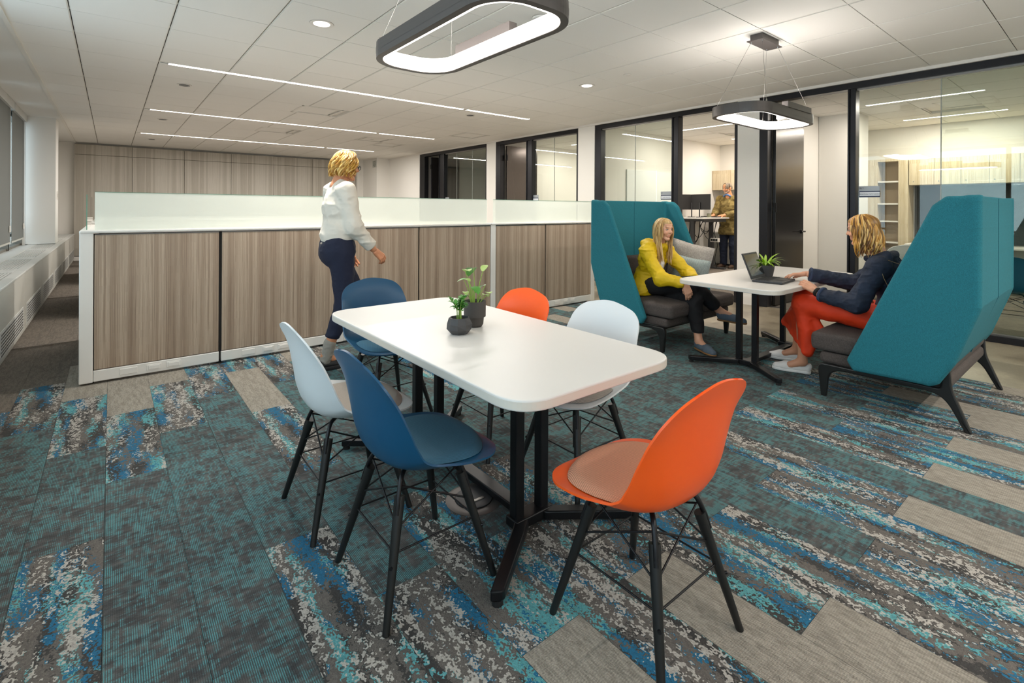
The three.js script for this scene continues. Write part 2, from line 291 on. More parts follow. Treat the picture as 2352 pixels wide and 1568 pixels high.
const M = {
  wall: std(0xe6e2db, 0.85, { bumpMap: rep(fineNoise, 3, 3), bumpScale: 0.0006 }),
  gyp: std(0xe6e4df, 0.88),
  tile: std(0xece9e3, 0.92, { bumpMap: rep(fineNoise, 4, 4), bumpScale: 0.0008 }),
  tee: std(0xe2ded6, 0.6), slot: std(0x2c2a28, 0.9), plenum: std(0x1c1b1a, 0.95),
  white: std(0xe4dfd8, 0.42), whiteTop: phys(0xdcd7d1, 0.36, { clearcoat: 0.15, clearcoatRoughness: 0.4 }), topEdge: std(0xd8cfc2, 0.5),
  enamel: std(0xb9b7af, 0.38), enamelTop: std(0xc6c6c2, 0.4),
  black: std(0x141414, 0.42), blackMetal: phys(0x17171a, 0.36, { metalness: 0.35 }), frame: phys(0x26262a, 0.34, { metalness: 0.5 }), darkGrey: std(0x3b3a3b, 0.5), rubber: std(0x0f0f0f, 0.8),
  lam: std(0xffffff, 0.5, { map: lamTex }), oak: std(0xffffff, 0.5, { map: oakTex }), greyWood: std(0xffffff, 0.55, { map: greyWoodTex }), oakIn: std(0xb09b80, 0.6),
  concrete: phys(0xffffff, 0.32, { map: concreteTex, clearcoat: 0.4, clearcoatRoughness: 0.22 }),
  glass: phys(0xf6faf7, 0.0, { transmission: 1, thickness: 0, ior: 1.5 }), glassEdge: phys(0x8fc4b0, 0.1, { transmission: 0.6, thickness: 0 }),
  frost: phys(0xf0f3ee, 0.62, { transmission: 0.72, thickness: 0, ior: 1.45 }),
  shade: phys(0x6b6e6b, 0.9, { transmission: 0.06, thickness: 0 }),
  door: phys(0x4a4846, 0.26, { metalness: 0.75, roughnessMap: rep(steelTex, 2, 1) }), doorDark: phys(0x201d20, 0.3, { metalness: 0.3 }),
  chrome: phys(0xb8b6b2, 0.22, { metalness: 1 }), steel: phys(0x8d8a86, 0.35, { metalness: 0.9 }),
  bronze: phys(0x5b5552, 0.4, { metalness: 0.4 }),
  glow: std(0xffffff, 0.6, { emissive: 0xfff6ea, emissiveIntensity: 2.2 }),
  felt: std(0x2a8d9c, 0.95, { map: rep(feltTex, 7, 7), bumpMap: rep(fineNoise, 9, 9), bumpScale: 0.0012 }),
  seam: std(0x0f5361, 0.95),
  seat: std(0x6f645f, 0.95, { map: rep(weaveTex, 6, 6), bumpMap: rep(fineNoise, 8, 8), bumpScale: 0.001 }),
  pillow: std(0xece0d4, 0.95, { map: rep(weaveTex, 5, 5) }), mint: std(0xcfddd8, 0.95, { map: rep(weaveTex, 9, 3) }),
  shellWhite: std(0xd9dbdb, 0.34), shellBlue: std(0x114a6c, 0.36), shellOrange: std(0xfa5c12, 0.36),
  padGrey: std(0xc2b8ad, 0.95, { map: rep(ribTex, 7, 7) }), padBlue: std(0x44758f, 0.95, { map: rep(ribTex, 7, 7) }), padPeach: std(0xf3ac88, 0.95, { map: rep(ribTex, 7, 7) }),
  pot: std(0x3f3d3d, 0.62), potBrown: std(0x46403c, 0.68), soil: std(0x2b1d13, 1),
  leaf: phys(0x4f9433, 0.45, { transmission: 0.25, thickness: 0, side: THREE.DoubleSide }), leafPale: phys(0xb3cf72, 0.45, { transmission: 0.3, thickness: 0, side: THREE.DoubleSide }), lime: phys(0x9cc41f, 0.42, { transmission: 0.3, thickness: 0, side: THREE.DoubleSide }), stem: std(0x8aa845, 0.6), herb: phys(0x3f8a24, 0.5, { transmission: 0.2, thickness: 0, side: THREE.DoubleSide }),
  screen: phys(0x10161a, 0.08, { clearcoat: 1, clearcoatRoughness: 0.03 }), laptop: std(0x2e2d2f, 0.45), keys: std(0x1a1a1c, 0.6),
  tack: std(0x4a4d50, 0.95, { map: rep(weaveTex, 4, 4) }),
};

// ---------------------------------------------------------------- the floor: carpet planks, corridor carpet, polished concrete
const PW = 0.2232, PL = 0.894, U0 = -0.015, V0 = 0.585;
const inFrame = (() => { camera.updateMatrixWorld(); const q = new THREE.Vector3(), inv = camera.matrixWorld.clone().invert();
  return (u, y, v, m = 60) => { q.copy(P(u, y, v)).applyMatrix4(inv); if (q.z > -0.15) return false; const x = 1176 - 1140.7 * q.x / q.z, yy = 478.7 + 1140.7 * q.y / q.z; return x > -m && x < 2352 + m && yy > -m && yy < 1568 + m; }; })();
const floor = structure('floor');
room(floor, 'subfloor', bx(-1.4, 11, -0.2, -0.012, -3.2, 15.4), M.darkGrey);
room(floor, 'polished_concrete', metreUV(bx(4.85, 6.5, -0.012, 0, -3.1, 15.2), 1.4), M.concrete);
const plankTopUV = new THREE.BoxGeometry(PW - 0.0012, 0.012, PL - 0.0012);
// kind of each plank that the photograph shows, by column (across) and slot (along): A ribbed, B mottled, C pale, D corridor grey
const KINDS = {};
const setK = (c, s) => { for (const [k, t] of Object.entries(s)) KINDS[c + '/' + k] = t; };
setK(-3, { 3: 'B', 4: 'D' }); setK(-2, { 4: 'B', 5: 'D' }); setK(-1, { 1: 'B', 3: 'B', 4: 'C' });
setK(0, { 3: 'B', 4: 'C' }); setK(1, { 3: 'B', 4: 'C' }); setK(2, { 0: 'B', 1: 'B', 4: 'B' }); setK(3, { 0: 'B', 2: 'B', 3: 'C', 4: 'B' });
setK(4, { 0: 'C', 1: 'B', 4: 'B' }); setK(5, { 0: 'B', 4: 'C' }); setK(6, { 0: 'C', 1: 'B', 4: 'B' }); setK(7, { '-1': 'C', 0: 'B' }); setK(8, { 0: 'B', 3: 'B' });
setK(9, { '-1': 'B' }); setK(10, { 0: 'B' }); setK(11, { '-1': 'C', 0: 'B' }); setK(12, {}); setK(13, { '-1': 'C', 0: 'B' }); setK(14, { 0: 'B' });
setK(15, { '-1': 'C', 0: 'B' }); setK(16, { 0: 'B', 3: 'B' }); setK(17, { '-1': 'C', 0: 'B', 3: 'C' }); setK(18, { 0: 'C', 1: 'B' });
setK(19, { '-1': 'B', 0: 'B', 4: 'C' }); setK(20, { 0: 'B' }); setK(21, { '-1': 'C', 0: 'B', 4: 'B' });
{
  const rest = { A: [], B: [], C: [], D: [] }; srand(5); let shown = 0;
  for (let c = -4; c <= 21; c++) for (let s = -5; s <= 16; s++) {
    const e = c & 1 ? V0 : V0 - PL / 2, u0 = Math.max(U0 + c * PW, -1.06), u1 = Math.min(U0 + (c + 1) * PW, 4.85), v0 = Math.max(e + s * PL, -3.05), v1 = Math.min(e + (s + 1) * PL, 15);
    if (u1 - u0 < 0.02 || v1 - v0 < 0.02) { rnd(); rnd(); continue; }
    let k = KINDS[c + '/' + s] ?? 'A'; if (v0 > 4.42 || (c < -1 && v0 > 4.1)) k = 'D'; if (v0 < -0.5 && rnd() < 0.4) k = 'B';
    const mats = CARPET[k], m = Math.floor(rnd() * mats.length), full = u1 - u0 > PW - 0.01 && v1 - v0 > PL - 0.01;
    const vis = [[u0, v0], [u1, v0], [u0, v1], [u1, v1], [(u0 + u1) / 2, (v0 + v1) / 2]].some(q => inFrame(q[0], 0, q[1]));
    const hidden = v0 > 4.5 && u0 > -0.2;
    if (vis && !hidden && shown < 290) {
      const o = part(floor, 'carpet_plank', full ? plankTopUV : new THREE.BoxGeometry(u1 - u0 - 0.0012, 0.012, v1 - v0 - 0.0012), mats[m]);
      o.position.set((u0 + u1) / 2, -0.006, -(v0 + v1) / 2); if (hash2(c, s, 9) > 0.5 && full) o.rotation.y = Math.PI; shown++;
    } else rest[k].push(bx(u0 + 0.0006, u1 - 0.0006, -0.012, 0, v0 + 0.0006, v1 - 0.0006));
  }
  for (const k of 'ABD') if (rest[k].length) { const o = part(floor, 'carpet_planks', merge(rest[k]), CARPET[k][0]); o.userData.kind = 'stuff'; }
  room(floor, 'office_carpet', metreUV(bx(6.5, 10.75, -0.012, 0, -0.5, 12.2), 0.45, 1.8), CARPET.D[1]);
  room(floor, 'threshold_strip', bx(6.44, 6.54, -0.01, 0.004, -0.5, 12), M.steel);
}

// ---------------------------------------------------------------- the ceiling: lay-in tiles in a slotted grid
const ceiling = structure('ceiling');
room(ceiling, 'ceiling_deck', bx(-1.5, 11.2, CE + 0.12, CE + 0.3, -3.4, 15.6), M.plenum);
{
  const GU = -0.4015 * T, GV = 8.0295 * T, tiles = [], strips = [], slots = []; let shown = 0;
  const tileGeo = new THREE.BoxGeometry(T - 0.020, 0.016, T - 0.006);
  const holes = [[0.44, 5.26, 6.05, 6.115], [0.44, 5.26, 9.08, 9.145], [0.44, 5.26, 12.11, 12.175]];
  const layTiles = (ua, ub, va, vb, cut) => {
    for (let i = -3; i < 20; i++) for (let j = -18; j < 14; j++) {
      let u0 = Math.max(GU + i * T, ua), u1 = Math.min(GU + (i + 1) * T, ub), v0 = Math.max(GV - (j + 1) * T, va), v1 = Math.min(GV - j * T, vb);
      if (u1 - u0 < 0.03 || v1 - v0 < 0.03) continue;
      if (cut && cut(u0, u1, v0, v1)) continue;
      const lit = holes.find(h => u0 > h[0] - 0.1 && u1 < h[1] + 0.1 && v1 > h[2] && v1 < h[3] + 0.1); if (lit) v1 = lit[2] - 0.002;
      const lit2 = holes.find(h => u0 > h[0] - 0.1 && u1 < h[1] + 0.1 && v0 < h[3] && v0 > h[2] - 0.02); if (lit2) v0 = lit2[3] + 0.002;
      const vis = [[u0, v0], [u1, v0], [u0, v1], [u1, v1]].some(q => inFrame(q[0], CE, q[1], 10)), full = u1 - u0 > T - 0.01 && v1 - v0 > T - 0.01;
      const lift = 0.0015 * hash2(i, j, 4);
      if (vis && shown < 295) { const o = part(ceiling, 'ceiling_tile', full ? tileGeo : new THREE.BoxGeometry(u1 - u0 - 0.02, 0.016, v1 - v0 - 0.006), M.tile); o.position.set((u0 + u1) / 2, CE + 0.008 + lift, -(v0 + v1) / 2); shown++; }
      else tiles.push(bx(u0 + 0.01, u1 - 0.01, CE, CE + 0.016, v0 + 0.003, v1 - 0.003));
    }
    for (let i = -3; i < 20; i++) { const u = GU + i * T; if (u < ua + 0.05 || u > ub - 0.05) continue; for (const s of [-1, 1]) strips.push(bx(u + s * 0.0036, u + s * 0.0125, CE + 0.005, CE + 0.03, va, vb)); slots.push(bx(u - 0.0036, u + 0.0036, CE + 0.018, CE + 0.03, va, vb)); }
    for (let j = -18; j < 14; j++) { const v = GV - j * T; if (v < va + 0.05 || v > vb - 0.05) continue; strips.push(bx(ua, ub, CE + 0.009, CE + 0.03, v - 0.012, v + 0.012)); slots.push(bx(ua, ub, CE + 0.0075, CE + 0.012, v - 0.0022, v + 0.0022)); }
  };
  const diff = (a, b) => (u0, u1, v0, v1) => a.some(([u, v]) => u > u0 && u < u1 && v > v0 && v < v1);
  layTiles(-0.64, 6.40, -3.05, 14.85, diff([[2.47, 7.53], [2.49, 10.1], [4.85, 10.58], [5.57, 8.25], [4.3, 10.1]]));
  layTiles(6.52, 10.7, -0.4, 12, diff([[8.9, 1.4], [8.9, 4.5], [8.9, 7.2]]));
  const o = part(ceiling, 'ceiling_tiles', merge(tiles), M.tile); o.userData.kind = 'stuff';
  part(ceiling, 'grid_tees', merge(strips), M.tee).userData.kind = 'stuff'; part(ceiling, 'grid_slots', merge(slots), M.slot).userData.kind = 'stuff';
  room(ceiling, 'plenum_liner', bx(-1.3, 10.9, CE + 0.03, CE + 0.05, -3.2, 15.2), M.tee);
  room(ceiling, 'gypsum_border', bx(-1.12, -0.655, CE - 0.004, CE + 0.05, -3.1, 15), M.gyp);
  room(ceiling, 'wall_angle', bx(-0.66, -0.625, CE - 0.012, CE + 0.02, -3.1, 14.9), M.tee);
  room(ceiling, 'wall_angle', bx(6.36, 6.46, CE - 0.03, CE + 0.02, -3.1, 15), M.white);
}

// ---------------------------------------------------------------- walls
const rear = structure('wall_rear', [2.6, 0, -3.1]);
room(rear, 'plaster', bx(-1.4, 11, -0.01, CE + 0.1, -3.3, -3.05), M.wall);
room(rear, 'baseboard', bx(-1.1, 6.4, 0, 0.09, -3.05, -3.035), M.white);
const back = structure('wall_back', [2.6, 0, 14.8]);
room(back, 'plaster', bx(-1.4, 11, -0.01, CE + 0.1, 14.95, 15.15), M.wall);
{
  const edges = [-0.65, 0.385, 1.419, 2.453, 3.489, 4.52, 5.81];
  for (let k = 0; k + 1 < edges.length; k++) {
    room(back, 'wood_panel', metreUV(bx(edges[k] + 0.003, edges[k + 1] - 0.003, 0.1, 2.385, 14.8, 14.95, 0.004, 1), 1.1, 2.8), M.greyWood);
    room(back, 'wood_panel', metreUV(bx(edges[k] + 0.003, edges[k + 1] - 0.003, 2.391, CE - 0.045, 14.8, 14.95, 0.004, 1), 1.1, 2.8), M.greyWood);
  }
  room(back, 'baseboard', bx(-0.65, 6.4, 0, 0.09, 14.785, 14.8), M.white);
  room(back, 'white_panel', bx(5.815, 6.42, 0, CE, 14.7, 14.95), M.wall);
  room(back, 'pilaster', bx(6.0, 6.42, 0, CE, 13.7, 14.7), M.wall);
}
const SILL = 0.6, WIN = -1.07;
const left = structure('wall_left', [-1.2, 0, 6]);
room(left, 'spandrel', bx(-1.3, WIN, -0.01, SILL - 0.03, -3.3, 15.2), M.wall);
room(left, 'sill_ledge', bx(-1.3, -1.045, SILL - 0.03, SILL - 0.004, -3.3, 11.05), M.enamelTop);
room(left, 'lintel', bx(-1.3, WIN - 0.06, CE - 0.12, CE + 0.1, -3.3, 15.2), M.wall);
room(left, 'solid_wall', bx(-1.3, WIN, SILL - 0.03, CE + 0.05, 11.05, 15.2), M.gyp);
const column = structure('wall_column', [-0.9, SILL, 11.3]);
room(column, 'column_shaft', bx(WIN, -0.71, SILL + 0.004, CE, 11.05, 11.52, 0.006, 1), M.gyp);
{
  const sw = thing('light_switch', 'small pale switch on the side of the white column', 'switch', [-0.70, 1.4, 11.3]);
  room(sw, 'plate', bx(-0.71, -0.70, 1.33, 1.47, 11.26, 11.34, 0.003, 1), M.white); room(sw, 'rocker', bx(-0.70, -0.695, 1.37, 1.43, 11.285, 11.315, 0.002, 1), M.enamel);
}
// windows between mullions, each with glass and a pulled roller shade where the photograph shows one
const mull = [-3.0, -1.5, 0, 1.5, 2.95, 3.5, 5.1, 6.7, 8.2, 9.70, 11.05];
mull.slice(0, -1).forEach((v0, k) => {
  const v1 = mull[k + 1]; if (v1 - v0 < 0.7) { room(left, 'pier', bx(-1.3, WIN, SILL - 0.03, CE + 0.05, v0, v1), M.gyp); return; }
  const w = structure(`window_${k + 1}`, [WIN - 0.1, SILL, (v0 + v1) / 2]);
  room(w, 'window_frame', merge([bx(-1.2, -1.12, SILL - 0.03, SILL + 0.03, v0, v1), bx(-1.2, -1.12, CE - 0.16, CE - 0.1, v0, v1), bx(-1.2, -1.10, SILL, CE - 0.1, v0 - 0.03, v0 + 0.035), bx(-1.2, -1.10, SILL, CE - 0.1, v1 - 0.035, v1 + 0.03), bx(-1.2, -1.11, 0.78, 0.82, v0, v1)]), std(0x6d685f, 0.5));
  room(w, 'pane', bx(-1.166, -1.16, SILL + 0.03, CE - 0.16, v0 + 0.03, v1 - 0.03), M.glass);
  if (v0 > 4.5) {
    const s = thing('roller_shade', v0 > 9.6 ? 'grey roller shade pulled down on window beside the white column' : v0 > 8 ? 'grey roller shade pulled down on window at left picture edge' : v0 > 6 ? 'grey roller shade just outside the left picture edge' : 'grey roller shade on the window left of the dining table', 'window shade', [WIN - 0.04, CE, (v0 + v1) / 2], 0, 'roller shades along the window wall');
    room(s, 'valance', bx(-1.09, -1.045, CE - 0.115, CE - 0.006, v0 + 0.03, v1 - 0.03, 0.004, 1), M.enamelTop);
    room(s, 'shade_cloth', bx(-1.079, -1.0775, 0.72, CE - 0.1, v0 + 0.05, v1 - 0.09), M.shade);
    room(s, 'bottom_bar', bx(-1.085, -1.072, 0.70, 0.725, v0 + 0.05, v1 - 0.09, 0.004, 1), M.enamel);
    const ch = room(s, 'pull_chain', tube([[-1.065, CE - 0.12, v1 - 0.22], [-1.063, 1.6, v1 - 0.22], [-1.063, 0.95, v1 - 0.22]], 0.003, 5, 4), M.enamelTop);
    room(s, 'chain_weight', bx(-1.075, -1.055, 0.86, 0.95, v1 - 0.235, v1 - 0.205, 0.008, 2), M.white);
  }
});
// perimeter radiator covers under the windows
{
  const joints = [-3.05, -1.4, 0.2, 1.95, 3.55, 5.15, 6.65, 8.15, 9.75, 11.24, 12.8, 14.76], names = { 5: 'radiator cover nearest the picture\'s left edge', 6: 'second radiator cover from the left picture edge, beside grey carpet', 7: 'third radiator cover along the window wall', 8: 'radiator cover just before the white column', 9: 'radiator cover below the white column', 10: 'farthest radiator cover, at the grey wood wall' };
  const slotG = new THREE.BoxGeometry(0.018, 0.004, 0.07);
  joints.slice(0, -1).forEach((v0, k) => {
    const v1 = joints[k + 1], t = thing('radiator_cover', names[k] ? names[k] + ', perforated steel' : ['radiator cover at the rear corner, behind the camera', 'second radiator cover from the rear corner, behind the camera', 'radiator cover straight left of the camera', 'radiator cover under the window left of the dining table', 'radiator cover just left of the picture'][k], 'radiator', [-0.85, 0, (v0 + v1) / 2], 0, 'radiator covers under the windows');
    room(t, 'body', merge([bx(-1.04, -0.642, 0.02, 0.585, v0 + 0.003, v1 - 0.003, 0.006, 1), bx(-1.03, -0.66, 0, 0.03, v0 + 0.02, v1 - 0.02)]), M.enamel);
    room(t, 'top', merge([bx(-1.04, -0.93, 0.585, 0.603, v0 + 0.004, v1 - 0.004, 0.004, 1), bx(-0.71, -0.632, 0.585, 0.603, v0 + 0.004, v1 - 0.004, 0.004, 1), bx(-0.93, -0.71, 0.585, 0.603, v0 + 0.004, v0 + 0.16, 0.003, 1), bx(-0.93, -0.71, 0.585, 0.603, v1 - 0.16, v1 - 0.004, 0.003, 1)]), M.enamelTop);
    room(t, 'grille_well', bx(-0.93, -0.71, 0.58, 0.59, v0 + 0.16, v1 - 0.16), M.darkGrey);
    const bars = []; for (let i = 0; i < 10; i++) { const u = -0.925 + i * 0.0232; bars.push(bx(u, u + 0.012, 0.59, 0.599, v0 + 0.16, v1 - 0.16)); }
    for (let v = v0 + 0.16; v < v1 - 0.15; v += 0.06) bars.push(bx(-0.93, -0.71, 0.592, 0.5985, v, v + 0.022));
    room(t, 'grille', merge(bars), M.enamelTop).userData.kind = 'stuff';
    // perforated intake at the foot
    room(t, 'intake_panel', bx(-0.643, -0.638, 0.06, 0.27, v0 + 0.12, v1 - 0.12), M.enamelTop);
    const dots = []; const dg = new THREE.CircleGeometry(0.0085, 5); dg.rotateY(Math.PI / 2);
    for (let y = 0.085; y < 0.25; y += 0.026) for (let v = v0 + 0.16; v < v1 - 0.15; v += 0.026) { const d = dg.clone(); d.translate(-0.6372, y, -v); dots.push(d); }
    room(t, 'perforations', merge(dots), M.slot).userData.kind = 'stuff';
  });
}

// ---------------------------------------------------------------- the office fronts: white piers, dark frames, glass, open doors
const GF = 6.40, GB = 6.50;                                 // front and back faces of the office front
const rightWall = structure('wall_right', [6.45, 0, 6]);
for (const [v0, v1] of [[-3.2, -0.45], [2.93, 3.21], [5.683, 6.067], [8.469, 8.802], [11.83, 15.1]]) {
  room(rightWall, 'pier', bx(GF - 0.02, GB + 0.02, 0, CE + 0.02, v0, v1, 0.003, 1), M.wall);
  room(rightWall, 'baseboard', merge([bx(GF - 0.032, GF - 0.02, 0, 0.1, v0, v1), bx(GF - 0.028, GF - 0.02, 0.1, 0.112, v0, v1)]), M.white);
}
room(rightWall, 'header', bx(GF - 0.01, GB + 0.01, 2.64, CE + 0.1, -0.45, 11.83), M.wall);
function nameplate(label, v, number, name) {
  const t = thing('name_plate', label, 'sign', [GF - 0.004, 1.36, v], 0, 'name plates on the office glass');
  room(t, 'backing', bx(GF + 0.034, GF + 0.040, 1.362, 1.486, v - 0.098, v + 0.098, 0.003, 1), std(0xa3a9ae, 0.4, { metalness: 0.2 }));
  room(t, 'insert', bx(GF + 0.0315, GF + 0.034, 1.366, 1.432, v - 0.10, v + 0.09), std(0x22304f, 0.5));
  const c = document.createElement('canvas'); c.width = 512; c.height = 128; const x = c.getContext('2d'); x.fillStyle = '#dfe4ea'; x.fillRect(0, 0, 512, 128); x.fillStyle = '#3c4656'; x.font = '58px sans-serif'; x.textAlign = 'center'; x.textBaseline = 'middle'; x.fillText(name, 256, 66);
  const tex = new THREE.CanvasTexture(c); tex.colorSpace = THREE.SRGBColorSpace;
  const pl = new THREE.PlaneGeometry(0.184, 0.042); pl.rotateY(-Math.PI / 2); pl.translate(GF + 0.0308, 1.399, -(v - 0.005)); room(t, 'name_strip', pl, std(0xffffff, 0.5, { map: tex }));
  const c2 = document.createElement('canvas'); c2.width = 256; c2.height = 128; const y = c2.getContext('2d'); y.fillStyle = '#a3a9ae'; y.fillRect(0, 0, 256, 128); y.fillStyle = '#20242c'; y.font = '92px sans-serif'; y.textBaseline = 'middle'; y.fillText(number, 20, 66);
  const tx2 = new THREE.CanvasTexture(c2); tx2.colorSpace = THREE.SRGBColorSpace;
  const p2 = new THREE.PlaneGeometry(0.07, 0.034); p2.rotateY(-Math.PI / 2); p2.translate(GF + 0.0335, 1.464, -(v + 0.06)); room(t, 'room_number', p2, std(0xffffff, 0.5, { map: tx2 }));
}
let wn = 20;
function officeFront(n, o) {   // o: v1 left end, v0 right end, door [left, right], mullion, glass [left, right], joints
  const f = structure(`trim_${n}`, [6.45, 0, (o.v0 + o.v1) / 2]), H = 2.64, hb = 2.565;
  room(f, 'frame_head', bx(GF - 0.012, GB + 0.012, hb, H, o.v0, o.v1, 0.004, 1), M.frame);
  room(f, 'frame_jamb', bx(GF - 0.012, GB + 0.012, 0, hb, o.v1 - o.jl, o.v1, 0.004, 1), M.frame);
  room(f, 'frame_jamb', bx(GF - 0.012, GB + 0.012, 0, hb, o.v0, o.v0 + 0.045, 0.004, 1), M.frame);
  if (o.mul) room(f, 'frame_mullion', merge([bx(GF - 0.012, GB + 0.012, 0, hb, o.mul[0], o.mul[0] + 0.05, 0.004, 1), bx(GF + 0.02, GB - 0.01, 0, hb, o.mul[0] + 0.05, o.mul[1] - 0.02, 0.004, 1), bx(GF + 0.005, GB, 0, hb, o.mul[1] - 0.02, o.mul[1], 0.004, 1)]), M.frame);
  room(f, 'base_rail', bx(GF - 0.012, GB + 0.012, 0, 0.062, o.glass[0], o.glass[1], 0.004, 1), M.frame);
  room(f, 'glass_channel', merge([bx(GF + 0.02, GF + 0.07, hb - 0.022, hb + 0.002, o.glass[0], o.glass[1], 0.003, 1), bx(GF + 0.02, GF + 0.07, 0.06, 0.078, o.glass[0], o.glass[1], 0.003, 1)]), M.steel);
  const w = structure(`window_${wn++}`, [6.45, 0.06, (o.glass[0] + o.glass[1]) / 2]), ed = [o.glass[0], ...(o.joints ?? []), o.glass[1]];
  for (let k = 0; k + 1 < ed.length; k++) room(w, 'glass_pane', bx(GF + 0.041, GF + 0.0415, 0.07, hb - 0.01, ed[k] + 0.003, ed[k + 1] - 0.003), M.glass);
  for (const j of o.joints ?? []) room(w, 'glass_joint', bx(GF + 0.036, GF + 0.047, 0.07, hb - 0.01, j - 0.004, j + 0.004), phys(0xb9bdb6, 0.25, { transmission: 0.4, thickness: 0 }));
}
function officeDoor(n, hinge, mat, len = 0.86) {            // leaf swung fully into the office along the side wall
  const d = structure(`door_${n}`, [GB, 0, hinge]);
  room(d, 'door_leaf', metreUV(bx(GB + 0.03, GB + 0.03 + len, 0.012, 2.55, hinge - 0.05, hinge - 0.006, 0.003, 1), 0.6, 3), mat);
  for (const y of [0.3, 1.25, 2.3]) room(d, 'hinge', merge([bx(GB - 0.005, GB + 0.055, y - 0.06, y + 0.06, hinge - 0.056, hinge - 0.05), rod(P(GB + 0.02, y - 0.06, hinge - 0.058), P(GB + 0.02, y + 0.06, hinge - 0.058), 0.008)]), M.rubber);
  const h = room(d, 'door_handle', merge([rod(P(GB + len - 0.04, 0.93, hinge - 0.05), P(GB + len - 0.04, 0.93, hinge - 0.062), 0.028, 0.028, 20), rod(P(GB + len - 0.04, 0.93, hinge - 0.06), P(GB + len - 0.04, 0.93, hinge - 0.10), 0.011), tube([[GB + len - 0.04, 0.93, hinge - 0.098], [GB + len - 0.09, 0.932, hinge - 0.102], [GB + len - 0.165, 0.928, hinge - 0.10]], 0.0095, 8, 8)]), M.blackMetal);
  room(d, 'latch', bx(GB + len + 0.028, GB + len + 0.034, 0.9, 0.96, hinge - 0.04, hinge - 0.016), M.chrome);
  return d;
}
officeFront(1, { v0: -0.45, v1: 2.93, jl: 0.10, mul: [1.886, 1.97], glass: [-0.405, 1.886], joints: [1.17, 0.45] });
officeFront(2, { v0: 3.21, v1: 5.683, jl: 0.13, mul: [4.092, 4.214], glass: [4.214, 5.553], joints: [4.887] });
officeFront(3, { v0: 6.067, v1: 8.469, jl: 0.15, mul: [7.31, 7.506], glass: [6.112, 7.31], joints: [6.724] });
officeFront(4, { v0: 8.802, v1: 11.83, jl: 0.25, mul: [10.603, 10.88], glass: [8.847, 10.603], joints: [9.425, 10.085] });
officeDoor(1, 2.84, M.door); officeDoor(3, 8.32, phys(0x5a5450, 0.28, { metalness: 0.7, roughnessMap: steelTex })); officeDoor(4, 11.5, M.doorDark);
nameplate('name plate 421 on the glass of the office nearest the camera', 1.77, '421', 'Matthew Schroeder');
nameplate('name plate above the teal booth\'s back, next to the open office', 4.315, '42', 'Judy Meehan');
nameplate('name plate on the glass above the frosted screen, wood-doored office', 7.26, '', '');
nameplate('farthest name plate, on the glass of the dark office', 10.53, '', '');

// partitions between the offices, back wall and column
[-0.5, 3.07, 5.83, 8.62, 11.9].forEach((v, k) => room(structure(`wall_office_${k + 1}`, [8.6, 0, v]), 'plaster', bx(GB + 0.02, 10.7, 0, CE + 0.02, v - 0.05, v + 0.05), M.wall));
room(structure('wall_offices_back', [10.8, 0, 5.8]), 'plaster', bx(10.7, 10.95, 0, CE + 0.02, -0.6, 12), M.wall);
room(structure('wall_office_column', [8.8, 0, 2.76]), 'plaster', bx(8.55, 9.03, 0, CE, 2.5, 3.015), M.wall);
room(structure('baseboard_office', [8.6, 0, 5.77]), 'board', bx(GB + 0.02, 10.68, 0, 0.1, 5.765, 5.78), M.white);
room(structure('baseboard_near_office', [7.6, 0, 3.01]), 'board', bx(GB + 0.02, 8.55, 0, 0.1, 3.005, 3.02), M.white);

// built-in casework of the near office: tall shelves, overhead cabinets, tackboard and worktop
{
  const t = thing('bookcase', 'pale oak open bookcase with white shelves behind the office glass', 'bookcase', [10.5, 0, 2.66]);
  room(t, 'carcass', metreUV(merge([bx(10.36, 10.7, 0, 2.1, 2.73, 2.95), bx(10.36, 10.7, 0, 2.1, 2.30, 2.435), bx(10.36, 10.7, 2.06, 2.1, 2.435, 2.73)]), 0.5), M.oak);
  room(t, 'back_panel', bx(10.66, 10.69, 0.1, 2.06, 2.435, 2.73), M.oakIn);
  for (const y of [0.05, 0.42, 0.66, 1.02, 1.32, 1.70]) room(t, 'shelf', bx(10.37, 10.66, y, y + 0.025, 2.436, 2.729), M.white);
  const ed = [2.29, 1.966, 1.638, 1.315, 0.987, 0.66, 0.33, 0.0];
  const where = ['beside the open bookcase', 'second from the bookcase', 'third from the bookcase', 'fourth from the bookcase', 'at the picture\'s right edge', 'just outside the right edge', 'at the far end'];
  for (let k = 0; k + 1 < ed.length; k++) {
    const c = thing('overhead_cabinet', `pale oak overhead cabinet ${where[k]}`, 'cabinet', [10.5, 1.645, (ed[k] + ed[k + 1]) / 2], 0, 'overhead cabinets in the near office');
    room(c, 'carcass', metreUV(bx(10.37, 10.694, 1.647, 2.07, ed[k + 1] + 0.001, ed[k] - 0.001), 0.5), M.oak);
    const dr = room(c, 'cabinet_door', metreUV(bx(10.348, 10.369, 1.645, 2.072, ed[k + 1] + 0.002, ed[k] - 0.002, 0.002, 1), 0.5), M.oak);
    room(dr, 'lock', rod(P(10.349, 1.7, ed[k] - 0.06), P(10.345, 1.7, ed[k] - 0.06), 0.008), M.chrome);
  }
  const tb = tag(part(scene, 'tackboard', bx(10.66, 10.695, 0.7, 1.64, -0.3, 2.28, 0.004, 1), M.tack), 'dark grey fabric tackboard under the overhead cabinets of the near office', 'tackboard');
  const wt = thing('worktop', 'white worktop along the back wall of the near office', 'worktop', [10.4, 0, 1]);
  room(wt, 'top', bx(10.05, 10.69, 0.655, 0.685, -0.4, 2.28, 0.006, 2), M.whiteTop);
  room(wt, 'pedestal', metreUV(bx(10.15, 10.66, 0.04, 0.65, 1.5, 1.95, 0.003, 1), 0.5), M.oak);
  room(wt, 'pedestal', metreUV(bx(10.15, 10.66, 0.04, 0.65, 0.2, 0.65, 0.003, 1), 0.5), M.oak);
}
